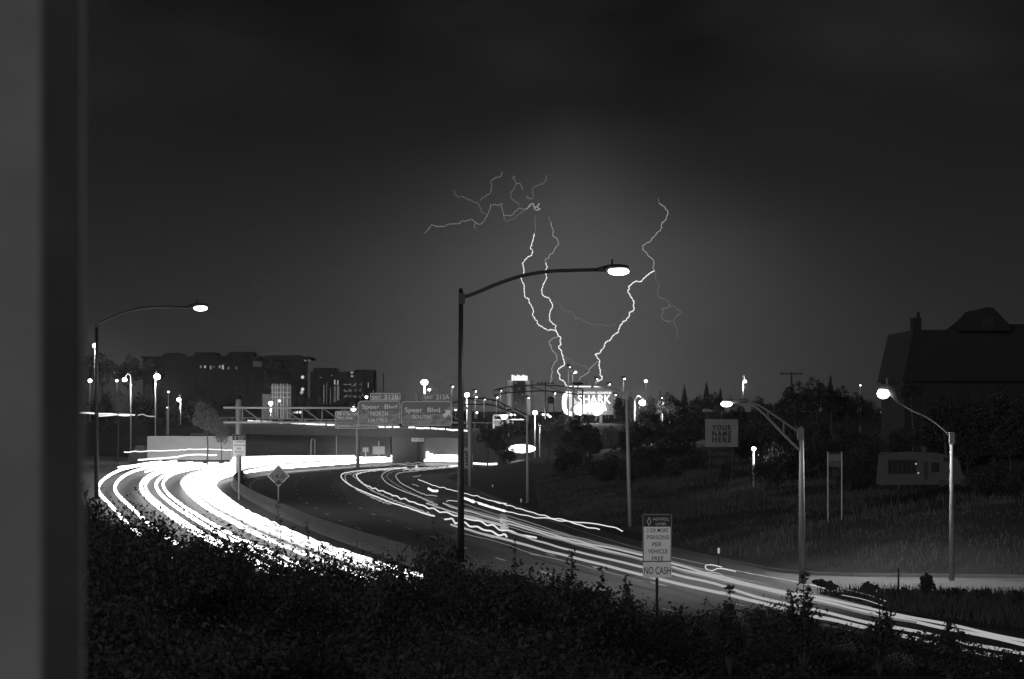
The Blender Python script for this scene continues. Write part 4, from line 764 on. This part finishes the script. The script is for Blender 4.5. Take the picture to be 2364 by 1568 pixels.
# snack trailer
D = 152; O = (Q(2120, 1118, D)[0], D, Q(2120, 1122, D)[2]); t = thing('snack_trailer', 'pale snack trailer with sloping roof, serving windows and door below the house', 'trailer', O); TW = mat('trailer_shell', .045, .7, .15, 2)
def pt2(x, y): q_ = Q(x, y, D); return (q_[0], q_[2])
MB().prism([pt2(2034, 1120), pt2(2040, 1052), pt2(2044, 1045), pt2(2110, 1043), pt2(2160, 1046), pt2(2196, 1052), pt2(2210, 1058), pt2(2216, 1070), pt2(2222, 1096), pt2(2240, 1104), pt2(2240, 1118)], D, D+2.2).build('shell', TW, t, O)
for i in range(6): a = pt2(2050+i*11, 1064); c = pt2(2059.5+i*11, 1094); w = MB().box(a[0], c[0], D-.04, D-.003, c[1], a[1]).build('window', GLASS, t, O)
MB().box(pt2(2048, 0)[0], pt2(2120, 0)[0], D-.10, D-.003, pt2(0, 1063.6)[1], pt2(0, 1061.5)[1]).build('window_rail', DARKP, t, O)
MB().box(pt2(2132, 0)[0], pt2(2142, 0)[0], D-.04, D-.003, pt2(0, 1106)[1], pt2(0, 1066)[1]).build('door', DARKP, t, O)
MB().box(pt2(2150, 0)[0], pt2(2168, 0)[0], D-.04, D-.003, pt2(0, 1090)[1], pt2(0, 1068)[1]).build('window', GLASS, t, O); MB().box(pt2(2178, 0)[0], pt2(2200, 0)[0], D-.04, D-.003, pt2(0, 1066)[1], pt2(0, 1056)[1]).build('window', GLASS, t, O)
for x in (2175, 2225): a = pt2(x, 1116); w = MB(); w.tube([(a[0], D-.05, a[1]), (a[0], D+.15, a[1])], .2, 14); w.build('wheel', mat('tyre_rubber', .03), t, O)
MB().tube([(pt2(2140, 0)[0], D+1, pt2(0, 1044)[1]), (pt2(2140, 0)[0], D+1, pt2(0, 1032)[1])], [.16, .2], 10).build('roof_vent', TW, t, O)
for x, y in ((2114, 1071), (2119.5, 1092)): a = pt2(x, y); MB().ball((a[0], D-.08, a[1]), .05).build('small_lamp', LW[.35], t, O)
# delineator posts
for x, y0, y1, lb in ((1137, 1118, 1131, 'white reflector post at the foot of the slope beside the exit board'), (1203, 1151, 1168, 'reflector post just left of the slim lamp pole'), (1083, 1108, 1119, 'reflector post against the tall pole'), (1659, 1264, 1306, 'thin post with bright round reflector beyond the ramp'), (2074, 1312, 1372, 'thin dark bare post on the grass island'), (1966, 1264, 0, '')):
    if not y1: continue
    p = P(x, y1); D = p[1]; z1 = Q(x, y0, D)[2]; t = thing('reflector_post', lb, 'marker post', p, 'marker posts'); MB().box(p[0]-.035, p[0]+.035, D-.02, D+.02, 0, z1).build('post', DARKP, t, p)
    if x != 2074:
        MB().box(p[0]-.05, p[0]+.05, D-.035, D-.021, z1-.28, z1-.02).build('reflector', mat('reflector_face', .9, .3), t, p)
for x, lb in ((1150, 'small bright cone at the start of the bend, far one'), (1222, 'small bright cone on the bend, nearer one')):
    px, py = ZK(x, 212 if x == 1150 else 300); p = P(px, py); t = thing('traffic_cone', lb, 'traffic cone', p, 'traffic cones')
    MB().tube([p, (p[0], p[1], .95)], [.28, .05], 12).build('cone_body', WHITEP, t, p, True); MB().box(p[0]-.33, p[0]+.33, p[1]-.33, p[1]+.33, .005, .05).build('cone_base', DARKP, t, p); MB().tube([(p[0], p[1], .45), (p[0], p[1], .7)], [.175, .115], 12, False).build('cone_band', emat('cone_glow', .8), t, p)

# ------------------------------------------------------------------ LIGHTNING
def lit(seq, s): return [Q(*Z8(u, v), s) for u, v in seq]
LD = 5200.0
LBR = emat('lightning_bright', 1.1, False); LMID = emat('lightning_mid', .38, False); LDIM = emat('lightning_dim', .17, False)
def jag(pts, amp, n=3):
    rs = np.random.default_rng(len(pts)*13+int(abs(pts[0][0])) % 97); a = [np.array(p) for p in pts]
    for _ in range(n):
        o = [a[0]]
        for i in range(len(a)-1):
            L = np.linalg.norm(a[i+1]-a[i]); m_ = (a[i]+a[i+1])/2 + np.array([rs.normal(), 0, rs.normal()])*L*amp; o += [m_, a[i+1]]
        a = o
    return [tuple(p) for p in a]
def bolt(name, label, parts):
    b0 = lit([parts[0][0][0]], LD)[0]; t = thing(name, label, 'lightning', b0)
    for k, (seq, r, m) in enumerate(parts):
        jp = jag(lit(seq, LD), .13, 3); MB().tube(jp, [r*(.8+.35*math.sin(q_*2.3)) for q_ in range(len(jp))], 5).build('main_channel' if k == 0 else 'branch', m, t, b0)
R1 = 1.5
bolt('lightning_bolt', 'left lightning bolt forking in two from the cloud down to the tower side', [
  ([(978, 1165), (990, 1200), (998, 1225), (984, 1250), (1000, 1280), (1020, 1340), (1012, 1358), (985, 1372), (975, 1395), (990, 1440), (1030, 1478)], 1.15, LBR),
  ([(832, 540), (815, 600), (818, 670), (770, 710), (768, 770), (752, 800), (755, 830), (768, 870), (770, 925), (800, 965), (822, 1000), (820, 1040), (850, 1095), (890, 1125), (965, 1142), (978, 1165)], 1.0, LBR),
  ([(830, 430), (838, 480), (832, 540)], .6, LDIM),
  ([(905, 720), (905, 760), (900, 830), (888, 850), (878, 895), (890, 925), (920, 935), (940, 970), (942, 1000), (925, 1045), (930, 1080), (965, 1110), (978, 1165)], 1.0, LBR),
  ([(935, 470), (945, 545), (975, 570), (980, 610), (955, 645), (925, 670), (905, 720)], .7, LMID),
  ([(925, 430), (938, 475), (935, 490)], .55, LDIM),
  ([(978, 1170), (945, 1185), (925, 1220), (935, 1250), (968, 1290), (965, 1330), (940, 1385), (942, 1440), (925, 1475)], .75, LMID),
  ([(942, 965), (985, 975), (1020, 1012), (1075, 1035), (1090, 1065), (1140, 1080), (1200, 1105), (1260, 1108), (1340, 1092)], .55, LDIM),
  ([(1010, 1300), (1055, 1315), (1075, 1340), (1130, 1360), (1150, 1358), (1155, 1375)], .55, LDIM)])
bolt('lightning_bolt', 'right lightning bolt slanting down behind the lit lamp to the aquarium sign', [
  ([(1575, 770), (1540, 788), (1500, 828), (1440, 845), (1415, 865), (1412, 905), (1450, 965), (1450, 1005), (1425, 1025), (1410, 1060), (1365, 1105), (1355, 1150), (1310, 1185), (1275, 1210), (1235, 1280), (1208, 1285), (1235, 1320), (1240, 1380), (1255, 1425), (1245, 1445), (1220, 1452)], 1.15, LBR),
  ([(1605, 355), (1640, 375), (1658, 400), (1650, 430), (1620, 470), (1615, 510), (1560, 565), (1552, 585), (1505, 612), (1503, 640), (1540, 680), (1570, 705), (1578, 765)], .8, LMID),
  ([(1598, 315), (1605, 355)], .6, LDIM),
  ([(1578, 765), (1582, 810), (1598, 840), (1590, 900), (1620, 940), (1650, 950), (1668, 985), (1700, 990), (1738, 1032), (1710, 1050), (1690, 1080), (1715, 1130), (1725, 1175), (1705, 1195)], .55, LDIM),
  ([(1668, 990), (1645, 1003), (1620, 1000), (1618, 1060), (1640, 1078), (1680, 1080)], .8, LDIM),
  ([(1225, 1330), (1190, 1360), (1165, 1400), (1140, 1415), (1110, 1450)], .7, LMID)])
bolt('lightning_crawler', 'crawling lightning tangle in the cloud left of the two bolts', [
  ([(150, 535), (190, 490), (290, 485), (350, 478), (440, 450), (470, 473), (520, 465), (540, 420), (560, 360), (635, 352), (630, 380), (640, 430), (700, 420), (740, 380), (780, 385), (820, 350), (835, 385), (865, 392)], .55, emat('lightning_soft', .27, False)),
  ([(780, 385), (800, 365), (822, 350), (832, 390), (845, 372), (862, 350), (850, 375), (870, 390), (840, 392)], .8, LMID),
  ([(335, 270), (360, 315), (420, 330), (480, 345), (500, 390), (535, 420)], .55, LDIM), ([(740, 365), (705, 340), (685, 280), (720, 230), (705, 180), (695, 205)], .6, LDIM), ([(800, 330), (785, 305), (790, 320), (820, 325), (832, 250), (880, 235), (905, 195), (912, 180)], .6, LDIM),
  ([(470, 473), (470, 510)], .8, LDIM), ([(500, 335), (560, 285), (575, 200), (630, 175), (632, 155)], .7, LDIM), ([(640, 430), (660, 465), (720, 430), (780, 390)], .55, LDIM), ([(720, 230), (745, 230), (760, 270)], .8, LDIM)])

# ------------------------------------------------------------------ FOLIAGE
def leaves(c, size, rng, aspect=.55):
    n = len(c); a = rng.normal(size=(n, 3)); a /= np.linalg.norm(a, axis=1)[:, None]
    b = rng.normal(size=(n, 3)); b -= (a*b).sum(1)[:, None]*a; b /= np.linalg.norm(b, axis=1)[:, None]
    s = (size*rng.uniform(.6, 1.4, n))[:, None]; a = a*s; b = b*s*aspect
    v = np.stack([c-a, c-b*.9, c+a, c+b*.9], 1).reshape(-1, 3); return v, np.arange(4*n).reshape(n, 4)
def crownpts(n, rng, lobes=12, flat=1.0):
    L = rng.normal(size=(lobes, 3)); L /= np.linalg.norm(L, axis=1)[:, None]; L *= rng.uniform(.35, .72, lobes)[:, None]; L[:, 2] = L[:, 2]*flat+.02
    r = rng.uniform(.22, .42, lobes); k = rng.integers(0, lobes, n); d = rng.normal(size=(n, 3)); d /= np.linalg.norm(d, axis=1)[:, None]
    return L[k]+d*(r[k]*rng.uniform(.5, 1.05, n)**.7)[:, None]
def conpts(n, rng):
    h = rng.uniform(0, 1, n)**1.3; tier = np.round(h*9)/9; r = (1-tier)*.5*(1-.35*(h*9-np.floor(h*9)))*rng.uniform(.2, 1, n)**.5; a = rng.uniform(0, 6.283, n)
    return np.stack([r*np.cos(a)*2.2, r*np.sin(a)*2.2, h*2-1], 1)
CR = []
for i in range(5):
    rg = np.random.default_rng(50+i); v, f = leaves(crownpts(3400, rg, 13+i), .050, rg); CR.append(npmesh('crown', v, f, LEAF))
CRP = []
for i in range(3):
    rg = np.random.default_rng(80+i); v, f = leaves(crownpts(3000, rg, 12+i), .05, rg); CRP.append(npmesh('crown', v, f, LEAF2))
rg = np.random.default_rng(99); v, f = leaves(conpts(2600, rg), .07, rg); CRC = npmesh('crown', v, f, LEAF)
def tree(x, ytop, hwpx, D, label, kind='broad', pale=False, ybot=None, sq=1.0, group='trees'):
    X = Q(x, 950, D)[0]; gz = float(ground(X, D)); zt = Q(x, ytop, D)[2]; hw = hwpx*KP*D
    rz = hw*sq if ybot is None else (zt-Q(x, ybot, D)[2])/2; rz = max(rz, .5); cz = zt-rz*.92
    gz = min(gz, cz-rz*.8)
    t = thing('tree' if kind == 'broad' else 'conifer', label, 'tree', (X, D, gz), group); O = (X, D, gz)
    th = max(hw*.06, .07)
    MB().tube([O, (X+.1, D, (gz+cz)/2), (X-.05, D, cz)], [th, th*.8, th*.4], 7).build('trunk', BARK, t, O)
    for k in range(3): a = k*2.1+x; MB().tube([(X, D, cz-rz*.6), (X+math.cos(a)*hw*.4, D+math.sin(a)*hw*.4, cz+rz*.15)], [th*.5, th*.2], 5).build('limb', BARK, t, O)
    me = CRC if kind == 'conifer' else (CRP if pale else CR)[int(x) % (3 if pale else 5)]
    o = nobj('crown', me, t); o.location = (0, 0, cz-gz); o.scale = (hw*1.05, hw*1.0, rz*1.05); o.rotation_euler = (0, 0, (x*1.7) % 6.28)
    return t
TR = [(235, 812, 40, 560, 'dark tree at the far left beside the post, level with the roofs', 'broad'), (300, 818, 40, 560, 'dark tree left of the stepped roofs', 'broad'), (200, 820, 30, 540, 'dark tree half hidden by the post', 'broad'),
 (350, 822, 36, 555, 'dark tree touching the left end of the stepped roofs', 'broad'), (640, 823, 34, 590, 'dark tree rising in front of the flat roofed block', 'broad'),
 (240, 905, 45, 490, 'dark tree low at far left under the oval lamp', 'broad'), (330, 905, 40, 500, 'dark tree below the brightest far left lamp', 'broad'), (405, 930, 38, 490, 'dark tree behind the round lamp at left', 'broad'), (460, 900, 40, 520, 'dark tree under the lit windows', 'broad'), (540, 905, 34, 520, 'dark tree left of the floodlit building', 'broad'),
 (700, 905, 24, 530, 'dark tree between floodlit building and vertical light strips', 'broad'), (735, 915, 18, 530, 'small dark tree under the low modern block', 'broad'), (800, 915, 22, 540, 'small dark tree right of the vertical light strips', 'broad'),
 (1170, 962, 28, 345, 'dark tree under the lit canopy', 'broad'), (1125, 975, 30, 345, 'dark tree beside the exit board hiding far lights', 'broad'), (1150, 1000, 26, 345, 'lower dark tree with lights glinting through it', 'broad'), (1212, 972, 20, 350, 'dark tree behind the slim lamp pole', 'broad'), (1175, 1030, 22, 330, 'low dark tree left of the oval light', 'broad'),
 (1250, 955, 18, 400, 'dark pointed tree left of the aquarium sign', 'broad'), (1340, 955, 50, 260, 'wide dark bush tree under the aquarium sign', 'broad'), (1434, 918, 24, 300, 'dark tree beside the right end of the aquarium sign', 'broad'), (1450, 985, 40, 250, 'dark tree behind the unlit lamp pole', 'broad'),
 (1500, 935, 26, 320, 'dark tree below the large globe lamp', 'broad'), (1560, 915, 30, 330, 'dark tree right of the second globe lamp', 'broad'), (1600, 935, 34, 300, 'dark tree behind the lettered board on its left', 'broad'), (1650, 905, 26, 330, 'dark rounded tree above the lettered board', 'broad'), (1700, 930, 34, 300, 'dark tree right above the lettered board', 'broad'), (1760, 915, 36, 270, 'dark tree at the left end of the right hand mass', 'broad'),
 (1835, 880, 52, 240, 'large dark tree with the pole behind it', 'broad'), (1885, 870, 50, 235, 'tallest dark round tree of the right hand mass', 'broad'), (1935, 890, 44, 240, 'dark tree right of the tallest round one', 'broad'), (1985, 905, 40, 240, 'dark tree left of the very bright lamp', 'broad'), (2050, 920, 46, 225, 'dark tree behind the very bright lamp', 'broad'),
 (2105, 875, 30, 165, 'dark tree against the left corner of the house', 'broad'), (2180, 905, 60, 158, 'broad dark tree before the house front', 'broad'), (2290, 890, 75, 160, 'broad dark tree before the house at the right edge', 'broad'), (2370, 910, 60, 158, 'dark tree cut by the right edge', 'broad'),
 (1560, 985, 50, 260, 'dark tree on the slope left of the lettered board', 'broad'), (1500, 1010, 50, 230, 'dark bushy tree on the slope behind the unlit lamp', 'broad'), (1740, 960, 50, 240, 'dark tree above the low round lamp', 'broad'), (1800, 960, 55, 225, 'dark tree behind the bracket arm lamp', 'broad'), (1880, 960, 55, 215, 'dark tree in front of the tallest round one', 'broad'), (1960, 970, 55, 210, 'dark tree below the very bright lamp on its left', 'broad'), (2040, 980, 50, 205, 'dark tree directly below the very bright lamp', 'broad'),
 (1600, 1030, 50, 225, 'low dark tree under the lettered board on its left', 'broad'), (1400, 1040, 45, 230, 'dark bush on the slope under the small pale tree', 'broad'), (1310, 1020, 45, 250, 'dark bush on the slope left of the small pale tree', 'broad'), (1800, 1020, 50, 190, 'low dark tree right of the low round lamp', 'broad'), (1980, 1030, 50, 175, 'low dark tree between notice board and trailer', 'broad'),
 (1480, 965, 40, 240, 'dark bush tree filling the gap right of the small pale tree', 'broad'), (1540, 950, 42, 270, 'dark tree low between the two conifers', 'broad'), (1590, 960, 40, 262, 'dark tree immediately left of the lettered board', 'broad'), (1725, 990, 44, 205, 'dark bush tree just above the low round lamp', 'broad'), (1770, 1045, 44, 185, 'low bush tree right below the low round lamp', 'broad'),
 (1690, 1062, 50, 205, 'low wide bush tree under the lettered board', 'broad'), (1850, 1010, 50, 190, 'dark tree behind the upper part of the island lamp pole', 'broad'), (1900, 995, 46, 195, 'dark tree above the notice board', 'broad'), (1960, 1060, 40, 172, 'low bush right of the notice board', 'broad'), (2010, 1000, 50, 180, 'dark tree above the left end of the trailer', 'broad'), (2075, 985, 46, 170, 'dark tree between trailer and house corner', 'broad'),
 (2140, 960, 56, 160, 'dark tree directly above the trailer', 'broad'), (2230, 960, 60, 158, 'dark tree before the house under the gable', 'broad'), (2330, 960, 60, 157, 'dark tree before the house near the right edge', 'broad'), (2290, 1050, 60, 150, 'dark bush right of the trailer', 'broad'), (2360, 1060, 50, 146, 'low dark bush at the right edge beyond the trailer', 'broad'), (1540, 1060, 50, 215, 'low wide bush on the upper slope', 'broad'), (1470, 1060, 44, 222, 'low bush on the slope left of the widest one', 'broad'), (1360, 985, 40, 255, 'dark bush just under the sign glow', 'broad'),
 (1545, 905, 24, 330, 'dark crown between the slender conifers', 'broad'), (1610, 912, 24, 330, 'dark crown under the highest conifer tip', 'broad'), (1500, 915, 22, 335, 'dark crown right above the large globe lamp', 'broad'),
 (1580, 892, 14, 330, 'slender conifer left of the tree line gap', 'conifer'), (1631, 886, 14, 330, 'slender conifer with the highest tip of the tree line', 'conifer'), (1524, 905, 12, 330, 'slender conifer right of the large globe lamp', 'conifer'), (1663, 900, 12, 330, 'short conifer beside the highest tip', 'conifer'), (1917, 873, 19, 235, 'conifer tip beside the tallest round tree', 'conifer')]
for x, yt_, hw, D, lb, kd in TR:
    tree(x, yt_, hw, D, lb, kd, sq=1.1 if kd == 'broad' else 2.1, group='dark trees')
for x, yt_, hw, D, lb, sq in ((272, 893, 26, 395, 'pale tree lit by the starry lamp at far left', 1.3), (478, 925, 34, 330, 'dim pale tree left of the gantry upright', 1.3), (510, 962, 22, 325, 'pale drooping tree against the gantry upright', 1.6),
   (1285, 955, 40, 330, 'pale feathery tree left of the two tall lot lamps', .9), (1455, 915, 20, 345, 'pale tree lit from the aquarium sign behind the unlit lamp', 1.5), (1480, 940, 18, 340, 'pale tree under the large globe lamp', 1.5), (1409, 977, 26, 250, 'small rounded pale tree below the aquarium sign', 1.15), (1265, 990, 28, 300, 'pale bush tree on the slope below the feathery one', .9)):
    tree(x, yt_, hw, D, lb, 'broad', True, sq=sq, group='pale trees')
# shrubs and undergrowth on the near bank
def bushpts(n, rng):
    k = rng.integers(0, 16, n); b = rng.uniform(-1, 1, (16, 2))*.65; hh = rng.uniform(.55, 1, 16); s = rng.uniform(0, 1, n)**.6
    return np.stack([b[k, 0]*s+rng.normal(0, .14, n), b[k, 1]*s+rng.normal(0, .14, n), s*hh[k]+rng.normal(0, .04, n)], 1)
PX = [190, 300, 420, 560, 650, 760, 850, 930, 970, 1000, 1040, 1080, 1150, 1250, 1330, 1400, 1480, 1600, 1700, 1800, 1900, 2050, 2150, 2250, 2364, 2600]
PY = [1225, 1262, 1295, 1322, 1342, 1362, 1370, 1366, 1320, 1290, 1290, 1330, 1335, 1335, 1365, 1395, 1410, 1425, 1430, 1425, 1455, 1470, 1495, 1515, 1545, 1570]
rg = np.random.default_rng(5); VS = []; cnt = 0
for k in range(2600):
    D = rg.uniform(24, 96); x = rg.uniform(120, 2500); X = (x-1182)*KP*D
    if float(sdist(X, D)) < 1.2: continue
    gz = float(ground(X, D)); fr = rg.uniform(0, 1); off = max(0, (62-D)/40)*260*rg.uniform(.5, 1.1)+rg.uniform(0, 60)
    yt_ = np.interp(x, PX, PY)+off; z = Q(x, yt_, D)[2]; h = z-gz
    if h < .35: continue
    if h > 4.2: continue
    n = int((420*min(h, 3)/2+140)*1.7); w = .55+.35*h
    c = bushpts(n, rg)*np.array([w, w, h]); c += np.array([X, D, gz]); VS.append(c); cnt += n
    if cnt > 400000: break
SZ = [len(q_) for q_ in VS]
for k in range(1100):
    D = rg.uniform(42, 92); x = rg.uniform(170, 2420); X = (x-1182)*KP*D
    if float(sdist(X, D)) < .6 or (x > 950 and rg.uniform() < .5): continue
    gz = float(ground(X, D)); up = (rg.uniform(5, 150)*rg.uniform(.3, 1)) if x < 930 else rg.uniform(5, 60)*rg.uniform(.3, 1); h = Q(x, np.interp(x, PX, PY)-up, D)[2]-gz
    if h < .5 or h > 6: continue
    n = 120; w = rg.uniform(.25, .75); c = bushpts(n, rg)*np.array([w, w, 1]); c[:, 2] = h*(1-(1-c[:, 2])*.45); VS.append(c+np.array([X, D, gz]))
allc = np.concatenate(VS); fac = np.concatenate([np.full(len(q_), rg.uniform(.65, 1.5)) for q_ in VS]); v, f = leaves(allc, (.018+.00042*allc[:, 1])*fac, rg, .5)
tag(nobj('undergrowth', npmesh('undergrowth', v, f, LEAFN)), 'dense dark thicket of leafy shrubs covering the near bank', 'shrubs', kind='stuff')
# named shrubs that stand out above the thicket
def shrub(x, ytop, D, wpx, label, m=LEAFN, n=900, stem=True, size=.05, group='shrubs on the near bank', gz=None, nm='shrub'):
    X = Q(x, 950, D)[0]; g = float(ground(X, D)) if gz is None else gz; h = Q(x, ytop, D)[2]-g; rgs = np.random.default_rng(int(x*3+ytop)); O = (X, D, g)
    t = thing(nm, label, 'shrub', O, group); c = []; w = wpx*KP*D
    for k in range(9):
        a = rgs.uniform(0, 6.28); rr = w*rgs.uniform(.3, 1.5)*(k > 0); tip = h if k == 0 else h*rgs.uniform(.45, .92)
        e = (X+math.cos(a)*rr, D+math.sin(a)*rr*.8, g+tip); mid = (X+(e[0]-X)*.6, D+(e[1]-D)*.6, g+tip*.5)
        MB().tube([O, mid, e], [.018, .012, .005], 5, False).build('stem', BARK, t, O)
        nn = n//9; ts = rgs.uniform(.3, 1.0, nn); ph = rgs.integers(0, 6, nn)*1.05; ln = rgs.uniform(.02, .26, nn)*(1.15-ts)*1.6*min(1.3, .5+h*.3)
        base = np.where(ts[:, None] < .5, np.array(O)+(np.array(mid)-np.array(O))*(ts/.5)[:, None], np.array(mid)+(np.array(e)-np.array(mid))*((ts-.5)/.5)[:, None])
        sp = np.stack([np.cos(ph+np.floor(ts*14)*2.4)*ln, np.sin(ph+np.floor(ts*14)*2.4)*ln, ln*.5+rgs.normal(0, .02, nn)], 1); c.append(base+sp-np.array(O))
    v, f = leaves(np.concatenate(c), size, rgs, .45); nobj('foliage', npmesh('foliage', v, f, m), t)
for a in ((228, 1125, 66, 30, 'leafy shrub at far left under the dark lamp pole'), (300, 1190, 60, 30, 'shrub below the outermost headlight streaks'), (370, 1215, 60, 34, 'shrub in front of the second pair of headlight streaks'), (470, 1225, 60, 38, 'shrub breaking up the headlight streaks under the gap'), (560, 1225, 60, 36, 'shrub left of the clearance diamond foot'), (640, 1165, 90, 36, 'taller pale edged shrub below the clearance diamond'), (710, 1200, 80, 36, 'shrub overlapping the median beyond the streaks'),
          (760, 1285, 60, 34, 'shrub before the lower end of the median barrier'), (840, 1312, 58, 30, 'shrub under the end of the inner streaks'), (1000, 1192, 70, 18, 'thin sapling left of the tall pole'), (965, 1230, 66, 26, 'shrub just left of the thin sapling'), (1040, 1225, 66, 24, 'shrub between the sapling and the tall pole'), (1190, 1245, 58, 20, 'pointed shrub tip right of the tall pole'), 
          (1320, 1270, 52, 16, 'slender ragged shrub tip left of centre lane sign'), (1390, 1310, 50, 22, 'shrub just left of the lane sign'), (1445, 1330, 50, 20, 'shrub touching the lane sign post'), (1685, 1350, 45, 20, 'upright shrub between lane sign and island lamp'), (1855, 1322, 44, 26, 'tall leafy shrub in front of the island lamp foot'), (2030, 1380, 42, 22, 'shrub before the grass island'), (2190, 1430, 39, 26, 'ragged shrub at lower right'), ):
    shrub(*a)
for x, yt_, D, w, lb in ((1898, 1340, 115, 16, 'small dark shrub right beside the island lamp'), (1920, 1350, 113, 12, 'upright weed on the grass island'), (2003, 1345, 111, 16, 'round dark shrub in the middle of the island'), (2140, 1325, 108, 22, 'largest dark shrub on the grass island'), (2085, 1360, 108, 18, 'low shrub left of the largest island shrub'), (2200, 1358, 106, 18, 'low shrub right of the largest island shrub'), (2280, 1362, 104, 20, 'shrub toward the right edge of the island'), (2345, 1364, 102, 20, 'shrub on the island at the right edge')):
    shrub(x, yt_, D, w, lb, n=1400, size=.07, group='shrubs on the grass island', gz=.1)
# grass on the slopes and the island
rg = np.random.default_rng(11); gx_ = rg.uniform(2, 75, 420000); gy_ = rg.uniform(95, 265, 420000); dd_ = sdist(gx_, gy_)
k = (dd_ > .8) & (dd_ < 45) & (np.abs(gx_/gy_) < .2); k &= rg.uniform(size=len(gx_)) < .12+1.1*np.clip(np.sin(gx_*.9+2*np.sin(gy_*.23))*np.sin(gy_*.41+gx_*.3)+.35, 0, 1); gx_, gy_ = gx_[k][:90000], gy_[k][:90000]; gz_ = ground(gx_, gy_)
def blades(x, y, z, h, w):
    n = len(x); a = rg.uniform(0, 3.14, n); hh = h*rg.uniform(.4, 1.4, n); ln = rg.normal(0, .25, (n, 2))*hh[:, None]
    p0 = np.stack([x-np.cos(a)*w, y-np.sin(a)*w, z-.03], 1); p1 = np.stack([x+np.cos(a)*w, y+np.sin(a)*w, z-.03], 1); p2 = np.stack([x+ln[:, 0], y+ln[:, 1], z+hh], 1)
    return np.stack([p0, p1, p2], 1).reshape(-1, 3), np.arange(3*n).reshape(n, 3)
patch = .5+.5*np.sin(gx_*.31+1)*np.sin(gy_*.17)
v, f = blades(gx_, gy_, gz_, .15+.4*patch**2, .022); tag(nobj('grass', npmesh('grass', v, f, GRASS)), 'dry uneven grass covering the far roadside slope', 'grass', kind='stuff')
ip = np.array([(p[0], p[1]) for p in ISL]); cp_keep = cp; cp = ip
gx_ = rg.uniform(8, 45, 120000); gy_ = rg.uniform(60, 118, 120000); k = sdist(gx_, gy_) < -.1; cp = cp_keep
gx_, gy_ = gx_[k][:26000], gy_[k][:26000]; v, f = blades(gx_, gy_, np.full(len(gx_), .12), .35, .03)
tag(nobj('grass', npmesh('grass', v, f, mat('island_grass_blades', .05, .8, .5, .4))), 'low weeds covering the island between motorway and ramp', 'grass', kind='stuff')

# ------------------------------------------------------------------ AIR (thin haze added for halos round the lamps: scatters almost straight forward)
hb = MB().box(-420, 420, -12, 1150, -1.4, 75); hm = bpy.data.materials.new('added_haze_air'); hm.use_nodes = True; t = hm.node_tree; t.nodes.clear()
pv = t.nodes.new('ShaderNodeVolumePrincipled'); pv.inputs['Color'].default_value = (1, 1, 1, 1); pv.inputs['Density'].default_value = .00006; pv.inputs['Anisotropy'].default_value = .93
om = t.nodes.new('ShaderNodeOutputMaterial'); t.links.new(pv.outputs[0], om.inputs['Volume'])
ho = hb.build('added_halo_haze', hm); tag(ho, kind='stuff')
